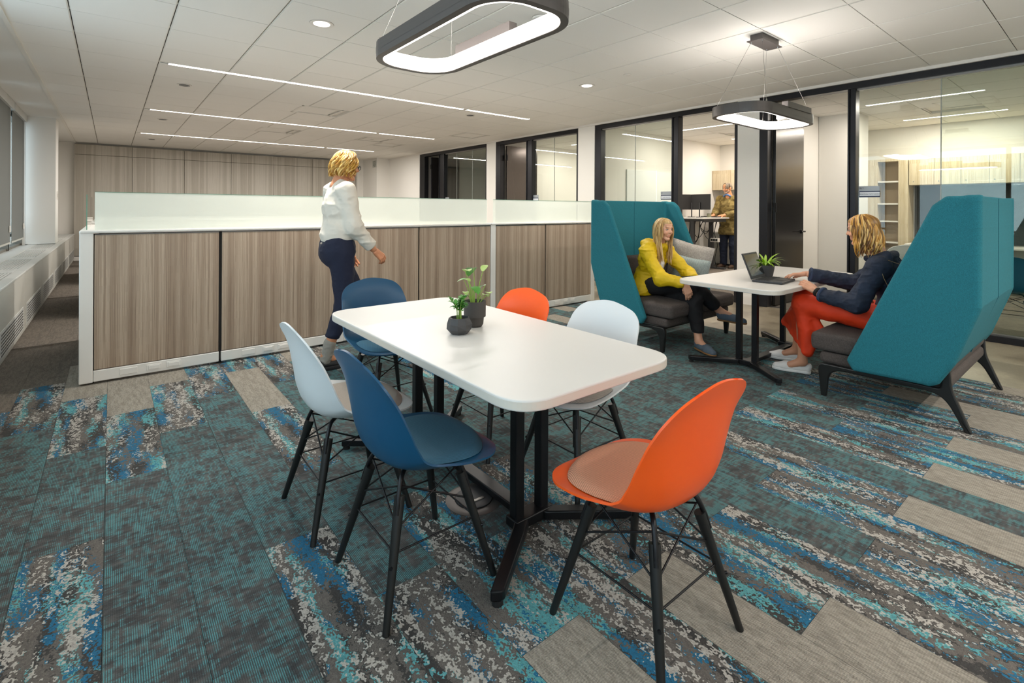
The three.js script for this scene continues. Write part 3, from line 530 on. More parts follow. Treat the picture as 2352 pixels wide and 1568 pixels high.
// the standing man's office
{
  const c = thing('overhead_cabinet', 'pale oak overhead cabinet behind the standing man', 'cabinet', [10.5, 1.645, 4.9]);
  room(c, 'carcass', metreUV(bx(10.37, 10.694, 1.647, 2.07, 4.1, 5.775), 0.5), M.oak);
  [[4.1, 4.52], [4.52, 4.94], [4.94, 5.36], [5.36, 5.775]].forEach(([a, b]) => room(c, 'cabinet_door', metreUV(bx(10.348, 10.369, 1.645, 2.072, a + 0.002, b - 0.002, 0.002, 1), 0.5), M.oak));
  tag(part(scene, 'tackboard', bx(10.66, 10.695, 0.75, 1.64, 4.1, 5.42, 0.004, 1), std(0x2d333c, 0.9)), 'navy tackboard behind the standing man', 'tackboard');
  const cz = thing('credenza', 'grey storage cabinet behind the standing man\'s legs', 'cabinet', [10.5, 0, 5.2]);
  room(cz, 'body', bx(10.42, 10.69, 0.04, 0.70, 4.1, 5.765, 0.004, 1), M.enamel); room(cz, 'top', bx(10.40, 10.69, 0.70, 0.73, 4.1, 5.77, 0.004, 1), M.white);
  const wb = tag(part(scene, 'whiteboard', bx(7.35, 9.0, 0.75, 1.95, 5.755, 5.778, 0.004, 1), phys(0xeef0ee, 0.18)), 'white marker board on the side wall of the middle office', 'whiteboard');
  const d = thing('standing_desk', 'raised standing desk with white top and hanging cables', 'desk', [9.4, 0, 5.46]);
  room(d, 'desk_top', bx(8.85, 9.86, 1.035, 1.062, 5.12, 5.745, 0.006, 2), M.whiteTop);
  for (const v of [5.16, 5.66]) room(d, 'crossbeam', bx(8.95, 9.8, 0.97, 1.034, v, v + 0.04), M.darkGrey);
  for (const u of [9.0, 9.7]) room(d, 'leg', merge([bx(u, u + 0.07, 0.03, 0.6, 5.4, 5.5, 0.004, 1), bx(u + 0.01, u + 0.06, 0.6, 1.0, 5.41, 5.49), bx(u - 0.01, u + 0.08, 0, 0.035, 5.14, 5.74, 0.006, 1), bx(u, u + 0.07, 0.99, 1.034, 5.18, 5.72)]), M.darkGrey);
  srand(61);
  for (let k = 0; k < 6; k++) { const v = rr(5.2, 5.6), q = rr(0.5, 0.8); room(d, 'cable', tube([[9.15, 0.99, v], [9.1, q + 0.1, v + rr(-0.05, 0.05)], [9.12, q, v - 0.08], [9.2, q + 0.12, v - 0.14], [9.25, 0.98, v - 0.16]], 0.006, 5, 18), M.rubber); }
  room(d, 'cable', tube([[9.66, 0.98, 5.28], [9.6, 0.75, 5.3], [9.66, 0.5, 5.27], [9.62, 0.2, 5.3], [9.7, 0.02, 5.3]], 0.007, 5, 20), M.rubber);
  const ps = thing('power_strip', 'white power strip with black plugs under the standing desk', 'power strip', [9.66, 0.55, 5.3]); room(ps, 'housing', bx(9.57, 9.63, 0.56, 0.64, 5.20, 5.38, 0.006, 1), M.white); for (const v of [5.22, 5.27, 5.32]) room(ps, 'plug', bx(9.54, 9.57, 0.58, 0.62, v, v + 0.03, 0.004, 1), M.rubber);
  const mon = (label, v, turn) => {
    const m = thing('monitor', label, 'monitor', [9.22, 1.062, v], turn, 'monitors on the standing desk');
    const P0 = (g, n, mt) => part(m, n, g, mt);
    P0(new RoundedBoxGeometry(0.03, 0.31, 0.46, 2, 0.008).translate(0, 0.31, 0), 'housing', std(0x201e1f, 0.45));
    P0(new THREE.BoxGeometry(0.004, 0.29, 0.44).translate(0.0165, 0.31, 0), 'screen', M.screen);
    P0(new RoundedBoxGeometry(0.02, 0.315, 0.012, 1, 0.003).translate(-0.002, 0.31, 0.229), 'bezel_edge', M.enamelTop);
    P0(merge([new THREE.CylinderGeometry(0.012, 0.012, 0.3, 12).translate(-0.03, 0.15, 0), new THREE.CylinderGeometry(0.07, 0.08, 0.012, 24).translate(-0.02, 0.006, 0)]), 'stand', M.darkGrey);
  };
  mon('black monitor on the standing desk, wider of the two in view', 5.395, 0); mon('black monitor turned edge-on at the standing desk\'s wall side', 5.60, 1.0);
  const kb = tag(part(scene, 'keyboard', bx(9.5, 9.64, 1.062, 1.082, 5.18, 5.55, 0.005, 1), M.keys), 'dark keyboard under the standing man\'s hands', 'keyboard');
  const mug = tag(part(scene, 'glass_jar', lathe([[0, 0], [0.04, 0], [0.044, 0.05], [0.04, 0.08], [0.036, 0.08], [0.038, 0.01], [0, 0.01]], 20), phys(0xb6b69a, 0.2, { transmission: 0.5, thickness: 0 })), 'small pale jar on the standing desk beside the monitor', 'jar'); mug.position.copy(P(9.35, 1.062, 5.28));
}

// ---------------------------------------------------------------- lamps
function stripLight(label, u0, u1, v0, v1, power, grp, color) {
  const t = thing('linear_ceiling_light', label, 'ceiling light', [(u0 + u1) / 2, CE, (v0 + v1) / 2], 0, grp);
  const w = Math.abs(u1 - u0), d = Math.abs(v1 - v0);
  room(t, 'housing', merge([bx(u0 - 0.006, u1 + 0.006, CE - 0.004, CE + 0.02, v0 - 0.006, v0), bx(u0 - 0.006, u1 + 0.006, CE - 0.004, CE + 0.02, v1, v1 + 0.006), bx(u0 - 0.006, u0, CE - 0.004, CE + 0.02, v0, v1), bx(u1, u1 + 0.006, CE - 0.004, CE + 0.02, v0, v1)]), M.white);
  room(t, 'diffuser', bx(u0, u1, CE - 0.001, CE + 0.01, v0, v1), M.glow);
  areaLight((u0 + u1) / 2, CE - 0.003, (v0 + v1) / 2, w, d, DOWN, power, color);
}
const ROWS = [['nearest row of ceiling strips', 6.053, 6.113], ['middle row of ceiling strips', 9.085, 9.140], ['farthest row of ceiling strips', 12.115, 12.17]];
for (const [n, v0, v1] of ROWS) {
  stripLight(`long glowing linear light, left piece in the ${n}`, 0.445, 3.975, v0, v1, LIN, 'linear lights over the workstations');
  stripLight(`short glowing linear light, right piece in the ${n}`, 4.045, 5.24, v0, v1, LIN, 'linear lights over the workstations');
}
stripLight('glowing linear light behind the camera', 0.445, 5.24, -1.53, -1.47, LIN * 0.6, 'linear lights over the workstations');
for (const [u, a, b, n] of [[8.09, 1.07, 2.26, 'near office, closer to the glass'], [9.875, 1.07, 2.25, 'near office, closer to the cabinets'], [8.1, 3.9, 5.08, 'standing man\'s office, closer to the glass'], [9.875, 3.9, 5.08, 'standing man\'s office, by the cabinets'], [8.1, 6.7, 7.9, 'third office from the camera, by the glass'], [9.875, 6.7, 7.9, 'third office from the camera, at its back']])
  stripLight(`linear light in the ${n}`, u - 0.028, u + 0.028, a, b, LIN * 1.15, 'linear lights in the offices', 0xfff6ea);
function downlight(label, u, v) {
  const t = thing('recessed_downlight', label, 'downlight', [u, CE, v], 0, 'recessed round downlights');
  part(t, 'trim_ring', lathe([[0.062, -0.001], [0.088, -0.004], [0.092, 0.001], [0.062, 0.004], [0.062, -0.001]], 36), M.white);
  part(t, 'lens', new THREE.CylinderGeometry(0.062, 0.062, 0.004, 32), M.glow);
  const s = new THREE.SpotLight(0xfff8ee, 9, 0, 1.05, 0.7, 2); s.position.set(u, CE - 0.012, -v); s.target.position.set(u, 0, -v); s.castShadow = true; s.shadow.radius = 3; scene.add(s, s.target);
}
downlight('bright round downlight near the top of the picture, left of the large pendant', 1.284, 3.99);
downlight('round downlight between the two pendants', 4.341, 3.99);
downlight('round downlight to the right of the picture, behind the near booth', 4.34, -0.88); downlight('round downlight directly behind the camera', 1.28, -2.1);

// racetrack pendants: a dark band, its inner face glowing, hung on four wires from a canopy
function racetrack(L, W, r, n = 14) {
  const p = [], hx = L / 2 - r, hz = W / 2 - r;
  for (const [cx, cz, a0] of [[hx, hz, 0], [-hx, hz, Math.PI / 2], [-hx, -hz, Math.PI], [hx, -hz, Math.PI * 1.5]]) for (let i = 0; i <= n; i++) { const a = a0 + Math.PI / 2 * i / n; p.push([cx + r * Math.cos(a), cz + r * Math.sin(a)]); }
  return p;
}
function bandGeo(outer, inner, y0, y1, bev = 0.004) {       // closed band between two outlines of equal point counts
  const n = outer.length, prof = [[0, y0 + bev], [0, y1 - bev], [bev, y1], [1 - bev, y1], [1, y1 - bev], [1, y0 + bev], [1 - bev, y0], [bev, y0]], pos = [], idx = [], m = prof.length;
  for (let i = 0; i < n; i++) for (const [t, y] of prof) pos.push(lerp(outer[i][0], inner[i][0], t), y, lerp(outer[i][1], inner[i][1], t));
  for (let i = 0; i < n; i++) for (let k = 0; k < m; k++) { const a = i * m + k, b = i * m + (k + 1) % m, c = ((i + 1) % n) * m + k, d = ((i + 1) % n) * m + (k + 1) % m; idx.push(a, b, c, b, d, c); }
  const g = new THREE.BufferGeometry(); g.setAttribute('position', new THREE.Float32BufferAttribute(pos, 3)); g.setIndex(idx); const q = g.toNonIndexed(); q.computeVertexNormals(); q.setAttribute('uv', new THREE.BufferAttribute(new Float32Array(q.attributes.position.count * 2), 2)); return q;
}
function pendant(label, u, v, turn) {
  const Y = 1.962, Hh = 0.078, L = 1.12, W = 0.46, t = thing('pendant_lamp', label, 'pendant lamp', [u, Y, v], turn, 'racetrack pendant lamps');
  const o = racetrack(L, W, 0.185), a = racetrack(L - 0.07, W - 0.07, 0.15), b = racetrack(L - 0.094, W - 0.094, 0.138);
  part(t, 'housing', bandGeo(o, a, 0, Hh, 0.05), M.bronze);
  part(t, 'diffuser_lamp', bandGeo(a, b, 0.0015, Hh - 0.004, 0.02), M.glow);
  part(t, 'driver_box', new RoundedBoxGeometry(0.46, 0.05, 0.05, 2, 0.004).translate(0.12, Hh + 0.02, W / 2 - 0.02), M.bronze);
  const top = CE - Y - 0.055;
  const cp = part(t, 'canopy', merge([new THREE.BoxGeometry(0.30, 0.05, 0.10).translate(0, top + 0.03, 0), new THREE.BoxGeometry(0.36, 0.006, 0.13).translate(0, top, 0)]), M.bronze);
  for (const sx of [-1, 1]) for (const sz of [-1, 1]) {
    const A = new THREE.Vector3(sx * 0.14, top, sz * 0.045), B = new THREE.Vector3(sx * 0.42, Hh, sz * (W / 2 - 0.025));
    part(t, 'suspension_wire', rod(B, A, 0.0013, 0.0013, 6), M.steel);
    part(t, 'wire_ferrule', rod(A.clone().add(new THREE.Vector3(0, -0.012, 0)), A, 0.004, 0.006, 8), M.chrome); part(t, 'wire_ferrule', rod(B, B.clone().add(new THREE.Vector3(0, 0.02, 0)), 0.007, 0.004, 8), M.chrome);
  }
  // the light of the glowing inner faces
  const add = (x, z, w, ry, p) => { const l = new THREE.RectAreaLight(0xfff8f2, p, w, Hh - 0.012); l.position.set(x, Hh / 2 - 0.001, z); l.rotation.y = ry; t.add(l); };
  const iw = W / 2 - 0.050, il = L / 2 - 0.050;
  add(0, iw, L - 0.38, 0, PEND); add(0, -iw, L - 0.38, Math.PI, PEND); add(il, 0, W - 0.36, Math.PI / 2, PEND); add(-il, 0, W - 0.36, -Math.PI / 2, PEND);
  for (const sx of [-1, 1]) for (const sz of [-1, 1]) {     // rounded corners
    const l = new THREE.RectAreaLight(0xfff8f2, PEND, 0.19, Hh - 0.012), cx = sx * (L / 2 - 0.185), cz = sz * (W / 2 - 0.185), d = 0.118;
    l.position.set(cx + sx * d * Math.SQRT1_2, Hh / 2 - 0.001, cz + sz * d * Math.SQRT1_2); l.rotation.y = Math.atan2(sx, sz); t.add(l);
  }
}
pendant('racetrack pendant lamp over the dining table with potted plants', 1.235, 1.9, Math.PI / 2);
pendant('racetrack pendant lamp over the booth table, hanging from its canopy', 4.27, 1.92, 0);

// ---------------------------------------------------------------- small ceiling fixtures
function rosette(name, label, cat, u, v, r, h, mat, grp) {
  const t = thing(name, label, cat, [u, CE, v], 0, grp);
  part(t, 'rim', lathe([[0, -h], [r * 0.7, -h], [r * 0.95, -h * 0.55], [r, 0], [0, 0]], 28), mat); return t;
}
[[0.67, 7.03, 'dark round ceiling speaker below the nearest light strip'], [0.658, 10.02, 'dark round ceiling speaker below the middle light strip'], [0.67, 13.15, 'dark round ceiling speaker below the farthest light strip'], [4.333, 6.415, 'dark round ceiling speaker near the gap of the nearest strip']].forEach(([u, v, l]) => {
  const t = rosette('ceiling_speaker', l, 'speaker', u, v, 0.075, 0.006, M.white, 'round ceiling speakers'); part(t, 'speaker_mesh', new THREE.CylinderGeometry(0.055, 0.055, 0.004, 24).translate(0, -0.007, 0), M.darkGrey); part(t, 'cross_bar', new THREE.BoxGeometry(0.1, 0.003, 0.012).translate(0, -0.0095, 0), M.enamel);
});
{
  const s = rosette('smoke_detector', 'white smoke detector seen through the large pendant', 'smoke detector', 2.52, 2.79, 0.065, 0.018, M.white);
  part(s, 'sensor_dome', lathe([[0, -0.052], [0.03, -0.05], [0.045, -0.035], [0.05, -0.017], [0, -0.017]], 28), M.white); for (let k = 0; k < 6; k++) part(s, 'vent_slot', new THREE.BoxGeometry(0.014, 0.01, 0.004).translate(0, -0.03, 0.047).rotateY(k * Math.PI / 3), M.darkGrey);
  for (const [u, v, l] of [[4.321, 3.387, 'flat sprinkler cover beside the downlight between the pendants'], [4.316, 10.095, 'flat sprinkler cover in the distant ceiling']]) { const c = rosette('sprinkler_cover', l, 'sprinkler', u, v, 0.042, 0.008, M.white, 'sprinkler covers'); part(c, 'shadow_gap', new THREE.CylinderGeometry(0.038, 0.038, 0.003, 24).translate(0, -0.001, 0), M.slot); }
}
function diffuser(label, u, v, w, d) {
  const t = thing('air_diffuser', label, 'air vent', [u, CE, v], 0, 'square ceiling air diffusers'), a = w / 2, b = d / 2;
  part(t, 'frame', merge([new THREE.BoxGeometry(w, 0.012, 0.035).translate(0, 0.004, b - 0.018), new THREE.BoxGeometry(w, 0.012, 0.035).translate(0, 0.004, -b + 0.018), new THREE.BoxGeometry(0.035, 0.012, d).translate(a - 0.018, 0.004, 0), new THREE.BoxGeometry(0.035, 0.012, d).translate(-a + 0.018, 0.004, 0)]), M.tee);
  part(t, 'throat', new THREE.BoxGeometry(w - 0.06, 0.01, d - 0.06).translate(0, 0.05, 0), M.darkGrey);
  part(t, 'face_plate', new THREE.BoxGeometry(w - 0.15, 0.006, d - 0.15).translate(0, 0.006, 0), M.tile);
}
diffuser('square air diffuser left of the walking person, between near and middle strips', 2.4, 7.64, 0.6, 0.6); diffuser('square air diffuser between the middle and farthest strips', 2.4, 10.07, 0.6, 0.6);
diffuser('square air diffuser near the right end of the middle strip', 4.94, 10.69, 0.6, 0.6); diffuser('small air diffuser above the frosted screens, near the offices', 5.55, 8.25, 0.6, 0.6); diffuser('farther air diffuser beside the sprinkler cover', 4.33, 10.07, 0.6, 0.6);
diffuser('square air diffuser in the near office ceiling', 8.9, 1.36, 0.6, 0.6); diffuser('square air diffuser in the standing man\'s office', 8.9, 4.59, 0.6, 0.6); diffuser('square air diffuser in the third office', 8.9, 7.03, 0.6, 0.6);
{
  const s = thing('copier_sign', 'grey hanging sign with a printer pictogram on the far wall', 'sign', [6.0, 2.4, 13.5]);
  room(s, 'panel', bx(5.99, 6.0, 2.40, 2.60, 13.72, 13.98), std(0xb9bab2, 0.5)); 
  const c = document.createElement('canvas'); c.width = c.height = 256; const x = c.getContext('2d'); x.fillStyle = '#b9bab2'; x.fillRect(0, 0, 256, 256); x.strokeStyle = '#34362f'; x.fillStyle = '#34362f'; x.lineWidth = 10;
  x.strokeRect(84, 40, 88, 60); x.beginPath(); x.moveTo(84, 100); x.lineTo(50, 150); x.lineTo(206, 150); x.lineTo(172, 100); x.stroke(); x.strokeRect(50, 150, 156, 44); x.font = 'bold 40px sans-serif'; x.textAlign = 'center'; x.fillText('COPY', 128, 240);
  const tx = new THREE.CanvasTexture(c); tx.colorSpace = THREE.SRGBColorSpace; const g = new THREE.PlaneGeometry(0.25, 0.19); g.rotateY(-Math.PI / 2 - 0.0); g.translate(5.988, 2.5, -13.85); room(s, 'pictogram', g, std(0xffffff, 0.6, { map: tx }));
}

// ---------------------------------------------------------------- the workstation partition
const PV = 4.44;
{
  const runs = [
    { name: 'left', u0: -0.167, u1: 1.57, post: [-0.167, -0.093], panels: [[-0.088, 0.654], [0.676, 1.565]], label: 'long wood-panelled partition, left run nearest the windows', out: [0.02, 0.62] },
    { name: 'mid', u0: 1.575, u1: 3.285, post: [1.575, 1.64], panels: [[1.645, 2.387], [2.403, 3.278]], label: 'wood-panelled partition, middle run behind the walking woman', out: [0.1, 0.6] },
    { name: 'right', u0: 3.285, u1: 5.0, post: [3.285, 3.355], panels: [[3.36, 4.102], [4.122, 4.925]], label: 'wood-panelled partition, right run behind the teal booth', out: [0.1, 0.55] },
  ];
  for (const r of runs) {
    const t = thing('workstation_partition', r.label, 'partition', [(r.u0 + r.u1) / 2, 0, PV + 0.04], 0, 'wood-panelled workstation partition runs');
    room(t, 'end_post', bx(r.post[0], r.post[1], 0.012, 1.05, PV, PV + 0.09, 0.006, 2), M.white);
    if (r.name === 'right') room(t, 'end_post', bx(4.93, 5.0, 0.012, 1.05, PV, PV + 0.09, 0.006, 2), M.white);
    room(t, 'core', bx(r.post[1] - 0.01, r.u1 - 0.002, 0.03, 1.03, PV + 0.02, PV + 0.085), M.slot);
    room(t, 'top_cap', bx(r.u0, r.u1, 1.035, 1.056, PV - 0.006, PV + 0.096, 0.008, 2), M.white);
    for (const [a, b] of r.panels) {
      room(t, 'wood_panel', metreUV(bx(a, b, 0.098, 1.022, PV + 0.002, PV + 0.024, 0.003, 1), 0.62, 1.12), M.lam);
      room(t, 'panel_trim', bx(a, b, 1.0225, 1.027, PV + 0.001, PV + 0.024), M.steel);
      const bs = room(t, 'raceway', bx(a - 0.004, b + 0.004, 0.016, 0.094, PV, PV + 0.03, 0.006, 2), M.white), o = a + 0.25;
      room(bs, 'cover_plate', bx(o - 0.11, o - 0.01, 0.034, 0.078, PV - 0.003, PV + 0.004, 0.004, 1), M.white);
      for (const k of [0.04, 0.16]) room(bs, 'outlet_plate', merge([bx(o + k, o + k + 0.09, 0.034, 0.078, PV - 0.003, PV + 0.004, 0.006, 1), bx(o + k + 0.012, o + k + 0.078, 0.042, 0.07, PV - 0.0055, PV, 0.004, 1)]), M.white);
    }
    for (const u of [r.u0 + 0.06, r.panels[0][1] + 0.01, r.u1 - 0.12]) room(t, 'foot', rod(P(u, 0, PV + 0.05), P(u, 0.03, PV + 0.05), 0.02, 0.012, 12), M.rubber);
    // frosted privacy glass on top
    const g0 = r.name === 'left' ? -0.088 : r.u0 + 0.055, g1 = r.name === 'right' ? 4.98 : r.u1 - 0.03;
    const ft = room(t, 'frosted_screen', bx(g0, g1, 1.056, 1.318, PV + 0.036, PV + 0.037), M.frost);
    room(ft, 'screen_edge', bx(g0, g1, 1.318, 1.3205, PV + 0.032, PV + 0.041), M.glassEdge);
  }
  // side returns along the corridor with clear screens, gaps between them at the aisles
  for (const [v0, v1, l] of [[4.54, 6.0, 'white side panel with clear glass screen at the partition\'s left end'], [7.1, 9.0, 'second white side panel along the corridor'], [10.1, 12.0, 'third white side panel along the corridor']]) {
    const t = thing('side_panel', l, 'partition', [-0.13, 0, (v0 + v1) / 2], 0, 'side panels along the corridor');
    room(t, 'panel', bx(-0.167, -0.095, 0.02, 1.03, v0, v1, 0.006, 2), M.white); room(t, 'top_cap', bx(-0.172, -0.09, 1.03, 1.05, v0, v1, 0.006, 2), M.white);
    const g = room(t, 'clear_screen', bx(-0.1325, -0.1315, 1.05, 1.30, v0 + 0.02, v1 - 0.05), M.glass); room(g, 'screen_edge', bx(-0.1345, -0.1295, 1.05, 1.302, v0 + 0.014, v0 + 0.02), M.glassEdge);
  }
  // spines and worktops of the workstations behind
  for (const v of [7.1, 10.1, 13.0]) {
    const t = thing('workstation_spine', v < 8 ? 'white low spine of the second workstation row' : v < 11 ? 'white low spine of the third workstation row' : 'white low spine of the farthest workstation row', 'partition', [2.4, 0, v], 0, 'workstation spines behind the partition');
    room(t, 'panel', bx(-0.09, 4.9, 0.02, 0.98, v, v + 0.07, 0.006, 1), M.white); room(t, 'top_cap', bx(-0.09, 4.9, 0.98, 1.0, v - 0.005, v + 0.075, 0.006, 1), M.white);
  }
  const dk = thing('workstation_desk', 'white desk edge behind the partition seen past the clear screen', 'desk', [1, 0, 5.0]);
  room(dk, 'desk_top', bx(-0.085, 4.9, 0.66, 0.69, 4.54, 5.2, 0.005, 1), M.whiteTop); for (const u of [0.2, 2.4, 4.6]) room(dk, 'leg', bx(u, u + 0.05, 0, 0.66, 4.6, 5.1), M.white);
  const sh = thing('desk_shelf', 'small white shelf unit on the desk behind the clear screen', 'shelf', [0.0, 0.69, 5.8]);
  room(sh, 'shelf_body', merge([bx(-0.08, 0.32, 0.98, 1.0, 5.6, 5.9), bx(-0.08, 0.32, 0.9, 0.915, 5.6, 5.9), bx(-0.08, -0.06, 0.69, 1.0, 5.6, 5.9), bx(0.3, 0.32, 0.69, 1.0, 5.6, 5.9)]), M.white); room(sh, 'shelf_back', bx(-0.06, 0.3, 0.69, 0.98, 5.88, 5.9), M.darkGrey);
}

// ---------------------------------------------------------------- moulded shell chairs on dowel legs
const chairGeo = (() => {
  const line = new THREE.CatmullRomCurve3([[0.212, 0.388], [0.196, 0.398], [0.10, 0.398], [-0.03, 0.388], [-0.12, 0.392], [-0.176, 0.422], [-0.203, 0.48], [-0.215, 0.55], [-0.226, 0.63], [-0.240, 0.70], [-0.264, 0.762]].map(([z, y]) => new THREE.Vector3(0, y + 0.012, z + 0.032)), false, 'centripetal');
  line.arcLengthDivisions = 400;
  const key = (s, a) => { s = clamp(s); let i = 0; while (i < a.length - 2 && s > a[i + 1][0]) i++; const m = k => k <= 0 ? (a[1][1] - a[0][1]) / (a[1][0] - a[0][0]) : k >= a.length - 1 ? (a[k][1] - a[k - 1][1]) / (a[k][0] - a[k - 1][0]) : (a[k + 1][1] - a[k - 1][1]) / (a[k + 1][0] - a[k - 1][0]), h = a[i + 1][0] - a[i][0], t = (s - a[i][0]) / h; return (2 * t ** 3 - 3 * t * t + 1) * a[i][1] + (t ** 3 - 2 * t * t + t) * h * m(i) + (3 * t * t - 2 * t ** 3) * a[i + 1][1] + (t ** 3 - t * t) * h * m(i + 1); };
  const LEN = line.getLength(), arc = (d, R) => d >= R ? 0 : R - Math.sqrt(Math.max(R * R - (R - d) * (R - d), 0));
  const S = (s, t) => {                                     // s from the front lip to the top edge, t across
    const w0 = key(s, [[0, 0.214], [0.2, 0.228], [0.45, 0.232], [0.7, 0.222], [1, 0.192]]), hw = w0 - arc(s * LEN, 0.105) * 0.97 - arc((1 - s) * LEN, 0.095) * 0.97;
    const k = clamp(s + t * t * (0.022 * smooth(0.3, 0, s) - 0.026 * smooth(0.7, 1, s)), 0, 1), c = line.getPointAt(k), q = line.getTangentAt(k), n = new THREE.Vector3(0, -q.z, q.y);   // n: towards the sitter
    const curl = key(s, [[0, 0.0], [0.2, 0.02], [0.42, 0.064], [0.58, 0.074], [0.8, 0.045], [0.93, 0.012], [1, 0.0]]), x = t * hw, bend = Math.pow(Math.abs(x) / 0.232, 2.5) * curl;
    return new THREE.Vector3(x, c.y + n.y * bend, c.z + n.z * bend);
  };
  const N = (s, t) => { const e = 0.012, a = S(Math.min(s + e, 1), t).sub(S(Math.max(s - e, 0), t)), b = S(s, Math.min(t + e, 1)).sub(S(s, Math.max(t - e, -1))); return a.cross(b).normalize().negate(); };
  const ns = 54, nt = 28, ss = [], tt = [];
  for (let i = 0; i <= ns; i++) { const x = i / ns; ss.push(x - Math.sin(2 * Math.PI * x) / (2 * Math.PI) * 0.85); }
  for (let j = 0; j <= nt; j++) { const x = j / nt * 2 - 1; tt.push(Math.sin(x * Math.PI / 2) * 0.5 + x * 0.5); }
  const up = N(0.2, 0).y > 0 ? 1 : -1;
  const pos = [], nor = [], uv = [], idx = [], row = nt + 1, TH = 0.0065, sheet = (ns + 1) * row;
  for (let k = 0; k < 2; k++) for (let i = 0; i <= ns; i++) for (let j = 0; j <= nt; j++) { const p = S(ss[i], tt[j]), n = N(clamp(ss[i], 0.05, 0.95), tt[j] * 0.94).multiplyScalar(up); if (k) p.addScaledVector(n, -TH); pos.push(p.x, p.y, p.z); const q = k ? -1 : 1; nor.push(n.x * q, n.y * q, n.z * q); uv.push(j / nt, i / ns); }
  for (let i = 0; i < ns; i++) for (let j = 0; j < nt; j++) { const a = i * row + j, b = a + 1, c = a + row, d = c + 1; idx.push(a, b, c, b, d, c, sheet + a, sheet + c, sheet + b, sheet + b, sheet + c, sheet + d); }
  const ring = []; for (let j = 0; j <= nt; j++) ring.push(j); for (let i = 1; i <= ns; i++) ring.push(i * row + nt); for (let j = nt - 1; j >= 0; j--) ring.push(ns * row + j); for (let i = ns - 1; i > 0; i--) ring.push(i * row);
  const m = ring.length, at = q => [pos[q * 3], pos[q * 3 + 1], pos[q * 3 + 2]], rp = [];
  for (let k = 0; k < m; k++) { const a = ring[k], b = ring[(k + 1) % m]; if (Math.hypot(...at(a).map((q, i) => q - at(b)[i])) < 3e-4) continue; rp.push(...at(a), ...at(a + sheet), ...at(b), ...at(b), ...at(a + sheet), ...at(b + sheet)); }
  const rim = new THREE.BufferGeometry(); rim.setAttribute('position', new THREE.Float32BufferAttribute(rp, 3)); rim.setAttribute('uv', new THREE.Float32BufferAttribute(new Float32Array(rp.length / 3 * 2), 2)); rim.computeVertexNormals();
  const shell = new THREE.BufferGeometry(); shell.setAttribute('position', new THREE.Float32BufferAttribute(pos, 3)); shell.setAttribute('normal', new THREE.Float32BufferAttribute(nor, 3)); shell.setAttribute('uv', new THREE.Float32BufferAttribute(uv, 2)); shell.setIndex(idx); shell.computeVertexNormals(); const shellG = mergeGeometries([shell.toNonIndexed(), rim]);
  // seat pad lying in the shell
  const pp = [], pi = [], pu = [], R = 12, A = 48;
  for (let i = 0; i <= R; i++) for (let j = 0; j < A; j++) {
    const r = i / R, a = j / A * Math.PI * 2, cs = Math.cos(a), sn = Math.sin(a), ex = Math.sign(cs) * Math.pow(Math.abs(cs), 0.72), ey = Math.sign(sn) * Math.pow(Math.abs(sn), 0.72);
    const s = 0.25 + 0.215 * r * ex, t = 0.86 * r * ey, h = 0.002 + 0.027 * Math.pow(Math.max(1 - Math.pow(r, 5), 0), 0.5), p = S(s, t).addScaledVector(N(s, t).multiplyScalar(up), h);
    pp.push(p.x, p.y, p.z); pu.push(p.x, p.z);
  }
  for (let i = 0; i < R; i++) for (let j = 0; j < A; j++) { const a = i * A + j, b = i * A + (j + 1) % A, c = a + A, d = b + A; pi.push(a, c, b, b, c, d); }
  let pad = new THREE.BufferGeometry(); pad.setAttribute('position', new THREE.Float32BufferAttribute(pp, 3)); pad.setAttribute('uv', new THREE.Float32BufferAttribute(pu, 2)); pad.setIndex(pi); pad.computeVertexNormals();
  const foot = (x, z) => new THREE.Vector3(x * 0.192, 0, z * 0.192), head = (x, z) => new THREE.Vector3(x * 0.098, 0.385, z * 0.098), on = (x, z, h) => foot(x, z).lerp(head(x, z), h / 0.385);
  const leg = (x, z) => merge([rod(foot(x, z), on(x, z, 0.335), 0.0105, 0.0165, 14), rod(on(x, z, 0.012), foot(x, z), 0.0108, 0.0108, 14)]);
  const bracket = (x, z) => merge([tube([on(x, z, 0.29).add(new THREE.Vector3(x * 0.009, 0, z * 0.009)), on(x, z, 0.34).add(new THREE.Vector3(x * 0.009, 0, z * 0.009)), on(x, z, 0.385), new THREE.Vector3(x * 0.06, 0.392, z * 0.06)], 0.0075, 8, 12), ...[0.30, 0.16].map(h => { const p = on(x, z, h), d = new THREE.Vector3(x, 0.3, z).normalize(); return rod(p, p.clone().addScaledVector(d, 0.0185), 0.005, 0.005, 8); })]);
  const wires = []; const cs = [[1, 1], [1, -1], [-1, -1], [-1, 1]];
  for (let k = 0; k < 4; k++) { const a = cs[k], b = cs[(k + 1) % 4]; wires.push([on(...a, 0.25), on(...b, 0.36)], [on(...b, 0.25), on(...a, 0.36)]); }
  wires.push([on(1, 1, 0.235), on(-1, -1, 0.235).multiplyScalar(0.06).setY(0.27)], [on(-1, 1, 0.235), new THREE.Vector3(0, 0.27, 0)], [on(1, -1, 0.235), new THREE.Vector3(0, 0.27, 0)], [on(-1, -1, 0.235), new THREE.Vector3(0, 0.27, 0)]);
